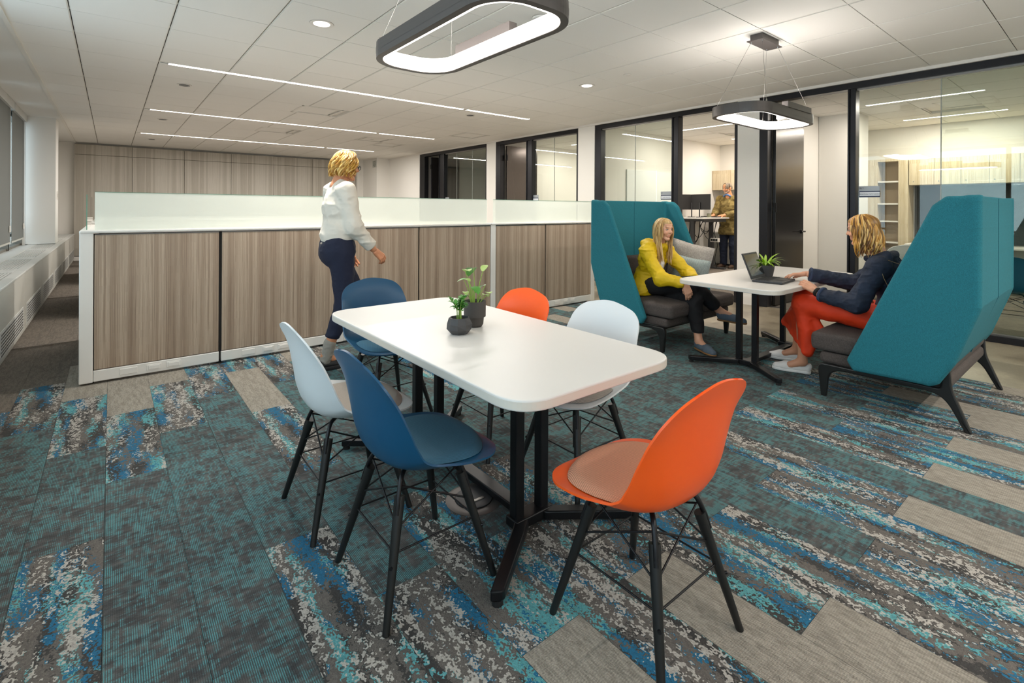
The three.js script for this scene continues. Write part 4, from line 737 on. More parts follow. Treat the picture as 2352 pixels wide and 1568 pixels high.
  return { shell: shellG, pad, legs: cs.map(c => leg(...c)), brackets: cs.map(c => bracket(...c)), wires: wires.slice(0, 8).map(([a, b]) => rod(a, b, 0.0032, 0.0032, 6)), cross: [rod(on(1, 1, 0.19), on(-1, 1, 0.19), 0.0032, 0.0032, 6), rod(on(1, -1, 0.19), on(-1, -1, 0.19), 0.0032, 0.0032, 6), rod(on(1, 1, 0.19), on(1, -1, 0.19), 0.0032, 0.0032, 6), rod(on(-1, 1, 0.19), on(-1, -1, 0.19), 0.0032, 0.0032, 6)],
    plate: merge([new THREE.BoxGeometry(0.13, 0.006, 0.13).translate(0, 0.391, 0)]) };
})();
function chair(name, label, u, v, turn, shell, pad, grp = 'shell chairs around the dining table') {
  const t = thing(name, label, 'chair', [u, 0, v], turn, grp);
  part(t, 'seat_shell', chairGeo.shell, shell); if (pad) part(t, 'seat_pad', chairGeo.pad, pad);
  part(t, 'mounting_plate', chairGeo.plate, M.blackMetal);
  chairGeo.legs.forEach((g, k) => { const l = part(t, 'leg', g, M.black); part(l, 'leg_bracket', chairGeo.brackets[k], M.blackMetal); });
  for (const g of [...chairGeo.wires, ...chairGeo.cross]) part(t, 'brace_wire', g, M.blackMetal);
  return t;
}
const HP = Math.PI / 2;
chair('shell_chair', 'white shell chair with grey seat pad, leftmost at the dining table', 0.762, 2.03, HP, M.shellWhite, M.padGrey);
chair('shell_chair', 'blue shell chair in front, seen from behind beside the leftmost white chair', 0.806, 1.515, HP, M.shellBlue, M.padBlue);
chair('shell_chair', 'orange shell chair nearest the camera at the table\'s near end', 1.235, 0.895, Math.PI, M.shellOrange, M.padPeach);
chair('shell_chair', 'blue shell chair at the far end of the dining table, below the walking woman', 1.30, 2.80, 0.06, M.shellBlue, M.padBlue);
chair('shell_chair', 'orange shell chair on the far side of the table, behind the plants', 1.60, 2.11, -HP, M.shellOrange, M.padPeach);
chair('shell_chair', 'white shell chair with grey pad on the table\'s right side', 1.665, 1.585, -HP, M.shellWhite, M.padGrey);
chair('shell_chair', 'dark blue shell chair in the near office behind the right booth', 7.12, 0.74, HP, M.shellBlue, null, 'shell chairs inside the near office');
chair('shell_chair', 'white shell chair in the near office below the bookcase', 8.25, 1.96, HP + 0.7, M.shellWhite, null, 'shell chairs inside the near office');

// ---------------------------------------------------------------- the two pedestal tables
function table(label, u, v, turn) {
  const t = thing('pedestal_table', label, 'table', [u, 0, v], turn, 'white tables on black double-post bases'), L = 1.6, W = 0.775, H = 0.672;
  const q = [[-W / 2, -L / 2], [W / 2, -L / 2], [W / 2, L / 2], [-W / 2, L / 2]];
  const top = extrude(roundedShape(q, 0.135), 0.034, 0.005, 14, 3); top.rotateX(HP); top.translate(0, H, 0);
  part(t, 'table_top', metreUV(top, 1), M.whiteTop);
  const eb = extrude(roundedShape(q.map(([a, b]) => [a * 1.0016, b * 1.0008]), 0.136), 0.022, 0, 14); eb.rotateX(HP); eb.translate(0, H - 0.006, 0); part(t, 'edge_band', eb, M.topEdge);
  for (const s of [-1, 1]) {
    for (const x of [-0.062, 0.062]) part(t, 'post', new RoundedBoxGeometry(0.042, H - 0.06, 0.042, 2, 0.006).translate(x, (H - 0.06) / 2 + 0.03, s * 0.395), M.blackMetal);
    part(t, 'top_plate', new RoundedBoxGeometry(0.3, 0.012, 0.09, 1, 0.003).translate(0, H - 0.04, s * 0.395), M.blackMetal);
    for (const x of [-1, 1]) {
      const f = extrude(roundedShape([[x * 0.05, -s * 0.365], [x * 0.095, -s * 0.42], [x * 0.365, -s * 0.632], [x * 0.325, -s * 0.655], [x * 0.04, -s * 0.44]], 0.012), 0.034, 0.005, 4, 2); f.rotateX(-HP); f.translate(0, 0.016, 0);
      part(t, 'foot', f.index ? f : f, M.blackMetal); part(t, 'glide', new THREE.CylinderGeometry(0.016, 0.018, 0.016, 14).translate(x * 0.335, 0.008, s * 0.632), M.rubber);
    }
    part(t, 'foot_hub', new RoundedBoxGeometry(0.185, 0.038, 0.07, 2, 0.006).translate(0, 0.034, s * 0.398), M.blackMetal);
  }
  part(t, 'stretcher', new RoundedBoxGeometry(0.06, 0.03, 0.78, 2, 0.005).translate(0, 0.032, 0), M.blackMetal);
  return t;
}
table('white dining table with rounded corners, potted plants on top', 1.268, 1.85, 0);
table('white booth table between the two teal booths, laptop on top', 4.26, 1.86, HP);
{
  const f = thing('floor_box', 'round dark metal floor power box under the dining table', 'floor box', [1.19, 0, 1.72]);
  part(f, 'flange', lathe([[0, 0.004], [0.10, 0.005], [0.118, 0.001], [0.118, 0], [0, 0]], 40), M.bronze); part(f, 'lid', lathe([[0, 0.011], [0.075, 0.011], [0.08, 0.005], [0, 0.005]], 36), M.darkGrey); part(f, 'lid_handle', new RoundedBoxGeometry(0.06, 0.004, 0.014, 1, 0.002).translate(0, 0.0125, 0.03), M.steel);
}

// ---------------------------------------------------------------- high-backed lounge booths
const boothGeo = (() => {
  const poly = [[0.0, 1.302], [0.145, 1.302], [0.205, 1.25], [0.622, 0.275], [0.585, 0.216], [0.215, 0.226], [0.175, 0.25], [0.105, 0.377], [0.012, 0.66], [0, 0.70]];
  const sd = (pl, x, y) => { let d = 1e9, s = 1; for (let i = 0, j = pl.length - 1; i < pl.length; j = i++) { const ex = pl[j][0] - pl[i][0], ey = pl[j][1] - pl[i][1], wx = x - pl[i][0], wy = y - pl[i][1], t = clamp((wx * ex + wy * ey) / (ex * ex + ey * ey)); d = Math.min(d, Math.hypot(wx - ex * t, wy - ey * t)); const c1 = y >= pl[i][1], c2 = y < pl[j][1], c3 = ex * wy > ey * wx; if ((c1 && c2 && c3) || (!c1 && !c2 && !c3)) s = -s; } return s * d; };
  const prism = (pl, x0, x1, r) => { const zs = pl.map(p => p[0]), ys = pl.map(p => p[1]); return { box: [new THREE.Vector3(x0, Math.min(...ys), Math.min(...zs)), new THREE.Vector3(x1, Math.max(...ys), Math.max(...zs))], d(x, y, z) { const a = sd(pl, z, y) + r, b = Math.abs(x - (x0 + x1) / 2) - (x1 - x0) / 2 + r; return Math.hypot(Math.max(a, 0), Math.max(b, 0)) + Math.min(Math.max(a, b), 0) - r; } }; };
  const bk = [[0, 1.302], [0.055, 1.302], [0.055, 0.70], [0.065, 0.67], [0.155, 0.39], [0.225, 0.27], [0.215, 0.228], [0.175, 0.25], [0.105, 0.377], [0.012, 0.66], [0, 0.70]];
  const shell = metreUV(fieldMesh([prism(poly, -0.6, -0.545, 0.022), prism(poly, 0.545, 0.6, 0.022), prism(bk, -0.598, 0.598, 0.022)], 0.0105, 0.009), 1);
  const soft = (x0, x1, y0, y1, z0, z1, r) => rbox(new THREE.Vector3((x0 + x1) / 2, (y0 + y1) / 2, (z0 + z1) / 2), [(x1 - x0) / 2, (y1 - y0) / 2, (z1 - z0) / 2], r);
  const crown = (cx, cz, w, d, a) => (x, y, z) => y > 0.33 ? -a * Math.max(0, 1 - ((x - cx) / w) ** 2) * Math.max(0, 1 - ((z - cz) / d) ** 2) : 0;
  return { shell,
    seat: metreUV(fieldMesh([soft(-0.535, 0.535, 0.288, 0.405, 0.13, 0.85, 0.03)], 0.0125, 0.004, { bump: crown(0, 0.5, 0.6, 0.45, 0.012) }), 1),
    lower: metreUV(fieldMesh([soft(-0.525, 0.525, 0.208, 0.284, 0.13, 0.80, 0.026)], 0.0125, 0.004), 1),
    back: metreUV(fieldMesh([rbox(new THREE.Vector3(0, 0.575, 0.145), [0.53, 0.185, 0.05], 0.035, new THREE.Quaternion().setFromEuler(new THREE.Euler(-0.16, 0, 0)))], 0.0125, 0.004), 1),
    frame: (() => { const s = roundedShape([[0.036, 0], [0.066, 0], [0.142, 0.15], [0.20, 0.186], [0.68, 0.186], [0.735, 0.15], [0.748, 0], [0.778, 0], [0.797, 0.18], [0.783, 0.214], [0.17, 0.214], [0.16, 0.37], [0.132, 0.37], [0.122, 0.22]], [0.008, 0.008, 0.05, 0.05, 0.05, 0.05, 0.008, 0.008, 0.03, 0.02, 0.02, 0.01, 0.01, 0.04]); const g = extrude(s, 0.034, 0.007, 8, 2); g.rotateY(-HP); g.translate(0.017, 0, 0); return g; })(),
  };
})();
function booth(label, u, v, turn) {
  const t = thing('lounge_booth', label, 'booth seat', [u, 0, v], turn, 'high-backed teal lounge booths');
  part(t, 'shell', boothGeo.shell, M.felt, 'teal felt high-back shell');
  part(t, 'seam', merge([rod(new THREE.Vector3(0.02, 1.295, -0.0005), new THREE.Vector3(0.02, 0.70, -0.0005), 0.0022, 0.0022, 6), rod(new THREE.Vector3(0.02, 0.70, 0), new THREE.Vector3(0.02, 0.34, 0.121), 0.0022, 0.0022, 6), rod(new THREE.Vector3(0.0, 1.29, 0.0555), new THREE.Vector3(0.0, 0.72, 0.0555), 0.0022, 0.0022, 6)]), M.seam);
  part(t, 'seat_cushion', boothGeo.seat, M.seat, 'brown-grey woven seat cushion'); part(t, 'seat_base', boothGeo.lower, M.seat); part(t, 'back_cushion', boothGeo.back, M.seat);
  for (const x of [-0.535, 0.535]) part(t, 'leg_frame', boothGeo.frame.clone().translate(x, 0, 0), M.black, 'black leg frame');
  part(t, 'cross_rail', merge([new RoundedBoxGeometry(1.06, 0.03, 0.04, 1, 0.006).translate(0, 0.196, 0.72), new RoundedBoxGeometry(1.06, 0.03, 0.04, 1, 0.006).translate(0, 0.196, 0.28)]), M.black);
  return t;
}
booth('teal high-backed booth with the woman in yellow and two cushions', 4.2, 3.25, 0);
booth('teal high-backed booth in front at the right, seen from behind', 4.2, 0.49, Math.PI);
function pillow(name, label, at, w, h, th, rx, ry, rz, mat) {
  const n = 26, pos = [], uv = [], idx = [];
  for (let s = 0; s < 2; s++) for (let i = 0; i <= n; i++) for (let j = 0; j <= n; j++) {
    const a = i / n * 2 - 1, b = j / n * 2 - 1, e = (1 - a ** 4) * (1 - b ** 4), pin = 1 - 0.06 * (a * a * (1 - b * b) * 0 + (1 - a * a) * b * b * 0 + 1 - Math.abs(a * b)) * (Math.max(Math.abs(a), Math.abs(b)) ** 4);
    pos.push(a * w / 2 * pin, b * h / 2 * pin, (s ? -1 : 1) * (th / 2 * Math.pow(Math.max(e, 0), 0.55)) + 0.004 * (vnoise(a * 3 + s * 9, b * 3, 5) - 0.5)); uv.push(a * w / 2, b * h / 2);
  }
  const m = (n + 1) * (n + 1); for (let s = 0; s < 2; s++) for (let i = 0; i < n; i++) for (let j = 0; j < n; j++) { const a = s * m + i * (n + 1) + j, b = a + 1, c = a + n + 1, d = c + 1; if (s) idx.push(a, b, c, b, d, c); else idx.push(a, c, b, b, c, d); }
  const g = new THREE.BufferGeometry(); g.setAttribute('position', new THREE.Float32BufferAttribute(pos, 3)); g.setAttribute('uv', new THREE.Float32BufferAttribute(uv, 2)); g.setIndex(idx); g.computeVertexNormals();
  const t = thing(name, label, 'cushion', at, 0); t.rotation.order = 'YZX'; t.rotation.set(rx, ry, rz); part(t, 'cover', g, mat);
}
pillow('throw_cushion', 'large beige cushion leaning beside the woman in yellow', [4.62, 0.645, 2.83], 0.46, 0.48, 0.13, 0.0, -1.45, -0.2, M.pillow);
pillow('throw_cushion', 'smaller mint striped cushion in front of the beige cushion', [4.51, 0.575, 2.75], 0.36, 0.34, 0.12, 0.0, -1.30, -0.16, M.mint);

// ---------------------------------------------------------------- laptop, plants
{
  const t = thing('laptop', 'black open laptop on the booth table facing the denim woman', 'laptop', [3.95, 0.672, 1.70], 0);
  // local: +z towards the user (towards the near booth), hinge at -z
  t.rotation.y = 0.10;
  part(t, 'base', new RoundedBoxGeometry(0.30, 0.016, 0.215, 2, 0.005).translate(0, 0.010, 0), M.laptop);
  part(t, 'keyboard_deck', new RoundedBoxGeometry(0.27, 0.002, 0.10, 1, 0.001).translate(0, 0.0185, -0.035), M.darkGrey);
  const keyG = new THREE.BoxGeometry(0.0165, 0.002, 0.0145), keys = []; for (let r = 0; r < 5; r++) for (let c = 0; c < 14; c++) keys.push(keyG.clone().translate(-0.124 + c * 0.0191, 0.0203, -0.076 + r * 0.0185)); part(t, 'keys', merge(keys), M.keys).userData.kind = 'stuff';
  part(t, 'touchpad', new THREE.BoxGeometry(0.095, 0.0015, 0.055).translate(0, 0.0185, 0.062), std(0x29282a, 0.3)); part(t, 'foot_rest', new THREE.BoxGeometry(0.26, 0.003, 0.19).translate(0, 0.0012, 0), M.rubber);
  const lid = group('screen_lid', [0, 0.017, 0], 0, t); lid.position.set(0, 0.018, -0.106); lid.rotation.x = -0.37;
  part(lid, 'lid_shell', new RoundedBoxGeometry(0.30, 0.205, 0.009, 2, 0.004).translate(0, 0.103, -0.003), M.laptop); part(lid, 'display', new THREE.BoxGeometry(0.278, 0.168, 0.0012).translate(0, 0.106, 0.0022), M.screen); part(lid, 'webcam', new THREE.CylinderGeometry(0.004, 0.004, 0.002, 12).rotateX(HP).translate(0, 0.198, 0.0022), M.rubber);
}
function leafGeo(len, w, bend, fold = 0.2, n = 8) {          // blade along +y, arching towards +z
  const pos = [], idx = [], uv = [];
  for (let i = 0; i <= n; i++) { const t = i / n, a = bend * t, y = len * (Math.abs(bend) > 0.01 ? Math.sin(a) / bend : t), z = len * (Math.abs(bend) > 0.01 ? (1 - Math.cos(a)) / bend : 0), h = w * Math.pow(Math.sin(Math.PI * Math.min(1, 0.06 + 0.94 * t)), 0.75) / 2; for (const s of [-1, 0, 1]) { pos.push(s * h, y, z - Math.abs(s) * h * fold); uv.push((s + 1) / 2, t); } }
  for (let i = 0; i < n; i++) for (let k = 0; k < 2; k++) { const a = i * 3 + k, b = a + 1, c = a + 3, d = c + 1; idx.push(a, b, c, b, d, c); }
  const g = new THREE.BufferGeometry(); g.setAttribute('position', new THREE.Float32BufferAttribute(pos, 3)); g.setAttribute('uv', new THREE.Float32BufferAttribute(uv, 2)); g.setIndex(idx); g.computeVertexNormals(); return g;
}
function setLeaf(g, tilt, turn, x, y, z) { g.rotateX(tilt); g.rotateY(turn); g.translate(x, y, z); return g; }
{
  // faceted pot with a small bushy herb
  const t = thing('potted_plant', 'small green herb in a faceted dark grey pot on dining table', 'plant', [1.188, 0.672, 1.835], 0, 'potted plants on the dining table');
  let pg = new THREE.LatheGeometry([[0, 0], [0.036, 0], [0.0545, 0.022], [0.0565, 0.045], [0.046, 0.07], [0.040, 0.072], [0.040, 0.058], [0, 0.056]].map(p => new THREE.Vector2(...p)), 9).toNonIndexed();
  const pp = pg.attributes.position; for (let i = 0; i < pp.count; i++) { const x = pp.getX(i), y = pp.getY(i), z = pp.getZ(i), a = Math.atan2(z, x), k = y > 0.01 && y < 0.066 ? 1 + 0.05 * Math.sin(a * 4.5 + y * 90) : 1; pp.setXYZ(i, x * k, y, z * k); } pg.computeVertexNormals();
  part(t, 'pot', pg, M.pot); part(t, 'soil', new THREE.CylinderGeometry(0.0405, 0.0405, 0.004, 24).translate(0, 0.058, 0), M.soil);
  srand(70);
  for (let s = 0; s < 9; s++) { const a = rr(0, 6.28), lean = rr(0.05, 0.5), H = rr(0.06, 0.13), tip = V3(Math.cos(a) * lean * H * 0.9, 0.06 + H, Math.sin(a) * lean * H * 0.9), mid = V3(tip.x * 0.35, 0.06 + H * 0.55, tip.z * 0.35); const st = part(t, 'stem', taperTube([V3(Math.cos(a) * 0.01, 0.055, Math.sin(a) * 0.01), mid, tip], q => 0.002 * (1 - 0.4 * q), 5, 8), M.stem);
    for (let k = 0; k < 9; k++) { const f = 0.35 + 0.65 * k / 8, p = V3(0, 0, 0).lerpVectors(mid, tip, clamp(f * 1.6 - 0.6)).add(V3(0, 0, 0)); part(st, 'leaf', setLeaf(leafGeo(rr(0.022, 0.036), rr(0.013, 0.02), 0.8, 0.3, 5), rr(0.5, 1.4), rr(0, 6.28), p.x, p.y, p.z), M.herb); } }
}
{
  const t = thing('potted_plant', 'tall leafy vine in a brown stepped cylinder pot on dining table', 'plant', [1.318, 0.672, 1.905], 0, 'potted plants on the dining table');
  part(t, 'pot', lathe([[0, 0], [0.032, 0], [0.040, 0.012], [0.043, 0.045], [0.051, 0.047], [0.0515, 0.118], [0.047, 0.119], [0.047, 0.105], [0, 0.104]], 40), M.potBrown); part(t, 'soil', new THREE.CylinderGeometry(0.0465, 0.0465, 0.006, 28).translate(0, 0.105, 0), M.soil);
  // stems end in broad pointed leaves; x runs along the table's width, z along its length
  const L = [[-0.06, 0.26, 0.01, 0.072, 0.045, -1.9, 1.0, 1], [0.0, 0.27, -0.01, 0.095, 0.055, 1.3, 1.7, 0], [0.03, 0.255, 0.02, 0.06, 0.035, 0.6, 0.7, 1], [0.055, 0.185, 0.005, 0.075, 0.058, 1.9, 1.75, 0], [0.065, 0.15, 0.03, 0.05, 0.036, 1.2, 1.3, 1], [-0.035, 0.19, 0.03, 0.062, 0.045, -1.6, 1.6, 0], [-0.055, 0.165, 0.0, 0.05, 0.03, -2.0, 1.3, 1], [-0.075, 0.225, 0.02, 0.05, 0.03, -1.5, 1.2, 1], [0.02, 0.15, 0.04, 0.05, 0.034, 0.4, 1.5, 1], [-0.02, 0.215, -0.02, 0.06, 0.04, 2.6, 1.3, 0]];
  for (const [x, y, z, len, w, turn, tilt, pale] of L) { const st = part(t, 'stem', taperTube([V3(x * 0.3, 0.10, z * 0.3), V3(x * 0.55, 0.10 + (y - 0.10) * 0.55, z * 0.5), V3(x, y, z)], q => 0.0026 * (1 - 0.4 * q), 6, 12), M.stem); part(st, 'leaf', setLeaf(leafGeo(len, w, 0.9, 0.22, 9), tilt, turn + HP, x, y, z), pale ? M.leafPale : M.leaf); }
}
{
  const t = thing('potted_plant', 'lime spider plant in a charcoal bowl pot behind the laptop', 'plant', [4.17, 0.672, 1.86]);
  part(t, 'pot', lathe([[0, 0], [0.045, 0], [0.055, 0.01], [0.0665, 0.07], [0.068, 0.098], [0.062, 0.099], [0.06, 0.085], [0, 0.082]], 36), M.pot); part(t, 'soil', new THREE.CylinderGeometry(0.0605, 0.0605, 0.006, 28).translate(0, 0.084, 0), M.soil);
  srand(90); for (let k = 0; k < 30; k++) { const a = k * 2.4, out = rr(0.2, 1), len = rr(0.10, 0.17); part(t, 'leaf', setLeaf(leafGeo(len, rr(0.016, 0.024), rr(0.9, 2.3), 0.35, 8), 0.15 + 0.5 * out, a, Math.sin(a) * 0.012, 0.085, Math.cos(a) * 0.012), M.lime); }
}

// ---------------------------------------------------------------- people

function basis(c, fwd, up = V3(0, 1, 0), s = 1) {            // local axes: z forward, y up, x to the figure's left
  const z = vec(fwd).clone().normalize(), x = up.clone().cross(z).normalize(), y = z.clone().cross(x), q = new THREE.Quaternion().setFromRotationMatrix(new THREE.Matrix4().makeBasis(x, y, z)), C = vec(c);
  return { q, s, C, p: (a, b, d) => V3(a, b, d).multiplyScalar(s).applyQuaternion(q).add(C), inv: (X, Y, Z) => V3(X, Y, Z).sub(C).applyQuaternion(q.clone().invert()).divideScalar(s) };
}
function taperTube(pts, rad, radial = 6, seg = 20, flat = 1, upv) {
  const c = new THREE.CatmullRomCurve3(pts, false, 'centripetal'), fr = c.computeFrenetFrames(seg, false), pos = [], nor = [], uv = [], idx = [];
  for (let i = 0; i <= seg; i++) { const t = i / seg, p = c.getPointAt(t), r = rad(t); for (let j = 0; j < radial; j++) { const a = j / radial * Math.PI * 2, n = fr.normals[i].clone().multiplyScalar(Math.cos(a) * flat).addScaledVector(fr.binormals[i], Math.sin(a)); pos.push(p.x + n.x * r, p.y + n.y * r, p.z + n.z * r); n.normalize(); nor.push(n.x, n.y, n.z); uv.push(j / radial, t); } }
  for (let i = 0; i < seg; i++) for (let j = 0; j < radial; j++) { const a = i * radial + j, b = i * radial + (j + 1) % radial; idx.push(a, b, a + radial, b, b + radial, a + radial); }
  const g = new THREE.BufferGeometry(); g.setAttribute('position', new THREE.Float32BufferAttribute(pos, 3)); g.setAttribute('normal', new THREE.Float32BufferAttribute(nor, 3)); g.setAttribute('uv', new THREE.Float32BufferAttribute(uv, 2)); g.setIndex(idx); return g;
}
const joinColored = list => mergeGeometries(list.map(g => { const q = g.index ? g.toNonIndexed() : g; for (const k of Object.keys(q.attributes)) if (!['position', 'normal', 'uv', 'color'].includes(k)) q.deleteAttribute(k); return q; }));
function headGeo(B, skin, o = {}) {
  const p = B.p, s = B.s, E = (x, y, z, a, b, c) => ellipsoid(p(x, y, z), [a * s, b * s, c * s], B.q), C = (a, b, ra, rb) => capsule(p(...a), p(...b), ra * s, (rb ?? ra) * s);
  const pr = [E(0, 0.028, -0.012, 0.073, 0.083, 0.092), E(0, -0.012, 0.026, 0.060, 0.076, 0.062), C([0.046, -0.05, 0.005], [0.014, -0.092, 0.058], 0.019, 0.015), C([-0.046, -0.05, 0.005], [-0.014, -0.092, 0.058], 0.019, 0.015), E(0, -0.092, 0.066, 0.020, 0.015, 0.016),
    E(0.036, -0.026, 0.061, 0.023, 0.021, 0.021), E(-0.036, -0.026, 0.061, 0.023, 0.021, 0.021), C([-0.032, 0.030, 0.077], [0.032, 0.030, 0.077], 0.0095), E(0, 0.058, 0.052, 0.052, 0.036, 0.033),
    C([0, 0.020, 0.083], [0, -0.014, 0.0985], 0.0052, 0.0062), E(0, -0.0175, 0.0995, 0.0068, 0.006, 0.0075), E(0.0085, -0.0205, 0.0895, 0.0058, 0.0052, 0.0075), E(-0.0085, -0.0205, 0.0895, 0.0058, 0.0052, 0.0075),
    C([-0.017, -0.0535, 0.074], [0, -0.0515, 0.0785], 0.0038, 0.0048), C([0.017, -0.0535, 0.074], [0, -0.0515, 0.0785], 0.0038, 0.0048), C([-0.011, -0.0625, 0.0755], [0.011, -0.0625, 0.0755], 0.0055), C([0, -0.06, -0.025], [0, -0.17, -0.055], 0.05, 0.054)];
  for (const q of [-1, 1]) { pr.push(E(q * 0.074, -0.008, -0.012, 0.007, 0.028, 0.017), E(q * 0.077, 0.006, -0.018, 0.007, 0.019, 0.013)); }
  const sock = [-1, 1].map(q => ellipsoid(p(q * 0.031, 0.006, 0.1005), [0.018 * s, 0.0105 * s, 0.0165 * s], B.q).d);
  const m0 = p(-0.021, -0.0555, 0.0835), m1 = p(0, -0.0582, 0.0885), m2 = p(0.021, -0.0555, 0.0835); const sm = [capsule(m0, m1, 0.0012 * s, 0.0022 * s), capsule(m1, m2, 0.0022 * s, 0.0012 * s)];
  const g = fieldMesh(pr, 0.0036 * s, 0.0046 * s, { carve: [...sock, (x, y, z) => Math.min(sm[0].d(x, y, z), sm[1].d(x, y, z))], ck: 0.0022 * s });
  return paint(g, (x, y, z) => { const l = B.inv(x, y, z); let c = skin; const lip = smooth(0.023, 0.016, Math.abs(l.x)) * smooth(0.0105, 0.0065, Math.abs(l.y + 0.0578)) * smooth(0.072, 0.08, l.z); c = mixc(c, o.lip ?? slin(0xc4685f), 0.5 * lip); const blush = smooth(0.026, 0.008, Math.hypot(Math.abs(l.x) - 0.04, l.y + 0.026)) * smooth(0.04, 0.06, l.z); c = mixc(c, [c[0], c[1] * 0.78, c[2] * 0.74], 0.45 * blush);
    const br = smooth(0.0055, 0.003, Math.abs(l.y - 0.034 + Math.abs(Math.abs(l.x) - 0.03) * 0.25)) * smooth(0.012, 0.015, Math.abs(l.x)) * smooth(0.052, 0.047, Math.abs(l.x)) * smooth(0.06, 0.07, l.z); c = mixc(c, o.brow ?? slin(0x6b4a30), 0.5 * br);
    if (o.beard) { const bd = smooth(-0.035, -0.05, l.y) * smooth(-0.01, 0.02, l.z) * smooth(-0.15, -0.105, l.y) * (1 - lip); c = mixc(c, slin(0x9a8f86), 0.6 * bd); } return c; });
}
function eyes(parent, B, iris = 0x4a5d68) {
  for (const q of [-1, 1]) {
    const g = new THREE.SphereGeometry(0.0125 * B.s, 20, 16), c = B.p(q * 0.031, 0.0062, 0.0742), f = V3(0, 0, 1).applyQuaternion(B.q);
    paint(g, (x, y, z) => { const d = z / (0.0125 * B.s); return d > 0.965 ? [0.01, 0.01, 0.01] : d > 0.82 ? slin(iris) : slin(0xa89e96); }); g.scale(1.05, 0.52, 1); g.applyQuaternion(B.q); g.translate(c.x, c.y, c.z);
    part(parent, 'eye', g, phys(0xffffff, 0.15, { vertexColors: true }));
    const arcp = (h, o) => [-0.0135, -0.007, 0.0, 0.007, 0.0135].map((a, i) => B.p(q * 0.031 + a, 0.0062 + h * [0.2, 0.85, 1, 0.85, 0.2][i], 0.0742 + o + 0.0118 - Math.abs(a) * 0.36));
    part(parent, 'eyelash', taperTube(arcp(0.0068, 0.0), () => 0.0013 * B.s, 5, 12), std(0x3a2a20, 0.8));
  }
}
function handGeo(wrist, dir, back, thumbSide, curl, skin, s = 0.93, spread = 1) {   // dir: towards the fingertips, back: out of the back of the hand, thumbSide: +1 / -1
  const y = vec(dir).clone().normalize(), z = vec(back).clone().addScaledVector(y, -vec(back).dot(y)).normalize(), x = y.clone().cross(z).multiplyScalar(thumbSide), O = vec(wrist);
  const at = (a, b, c) => O.clone().addScaledVector(x, a * s).addScaledVector(y, b * s).addScaledVector(z, c * s), pr = [], cp = (a, b, ra, rb) => pr.push(capsule(a, b, ra * s, rb * s));
  const kn = [[0.029, 0.088], [0.010, 0.092], [-0.009, 0.088], [-0.026, 0.080]], len = [0.070, 0.078, 0.072, 0.056];
  cp(at(0.008, -0.02, 0), at(-0.004, 0.02, 0), 0.021, 0.020);
  kn.forEach(([a, b]) => cp(at(a * 0.62, 0.012, 0), at(a, b, 0), 0.0145, 0.0118)); cp(at(0.018, 0.03, -0.006), at(-0.016, 0.035, -0.006), 0.013, 0.013);
  kn.forEach(([a, b], i) => { let p = at(a, b, 0), ang = 0; const cu = curl[i] ?? curl[0]; [0.45, 0.31, 0.24].forEach((f, k) => { ang += cu * [0.9, 1.1, 0.8][k]; const d = y.clone().multiplyScalar(Math.cos(ang)).addScaledVector(z, -Math.sin(ang)).addScaledVector(x, (1.5 - i) * 0.05 * spread).normalize(), e = p.clone().addScaledVector(d, len[i] * f * s); cp(p, e, [0.0098, 0.0086, 0.0078][k], [0.0086, 0.0078, 0.0066][k]); p = e; }); });
  const tc = curl[4] ?? 0.3; cp(at(0.014, 0.018, -0.006), at(0.036, 0.05, -0.014), 0.0135, 0.0108); cp(at(0.036, 0.05, -0.014), at(0.045 - tc * 0.02, 0.076, -0.016 - tc * 0.03), 0.0105, 0.009); cp(at(0.045 - tc * 0.02, 0.076, -0.016 - tc * 0.03), at(0.046 - tc * 0.05, 0.097, -0.018 - tc * 0.05), 0.009, 0.007);
  const g = fieldMesh(pr, 0.003, 0.0026); return paint(g, (X, Y, Z) => { const n = noise3(X * 90, Y * 90, Z * 90, 4); return mixc(skin, [skin[0] * 0.9, skin[1] * 0.72, skin[2] * 0.66], 0.35 * n); });
}
const wrinkle = (amp, f, seed, sx = 1, sy = 1, sz = 1) => (x, y, z) => { const w = 0.35 * vnoise3(x * f * 0.6, y * f * 0.6, z * f * 0.6, seed + 9), r = 1 - Math.abs(2 * vnoise3(x * f * sx + w, y * f * sy + w, z * f * sz, seed) - 1), q = 1 - Math.abs(2 * vnoise3(x * f * 2.2 * sx, y * f * 2.2 * sy, z * f * 2.2 * sz, seed + 5) - 1); return -amp * (r * r - 0.35) - amp * 0.4 * (q * q - 0.35); };   // soft folds
const half = (pt, n, reach = 0.16) => { const c = vec(pt), d = vec(n).clone().normalize(); return (x, y, z) => { const X = x - c.x, Y = y - c.y, Z = z - c.z; return Math.max(-(X * d.x + Y * d.y + Z * d.z), Math.hypot(X, Y, Z) - reach); }; };  // removes what lies beyond pt in direction n
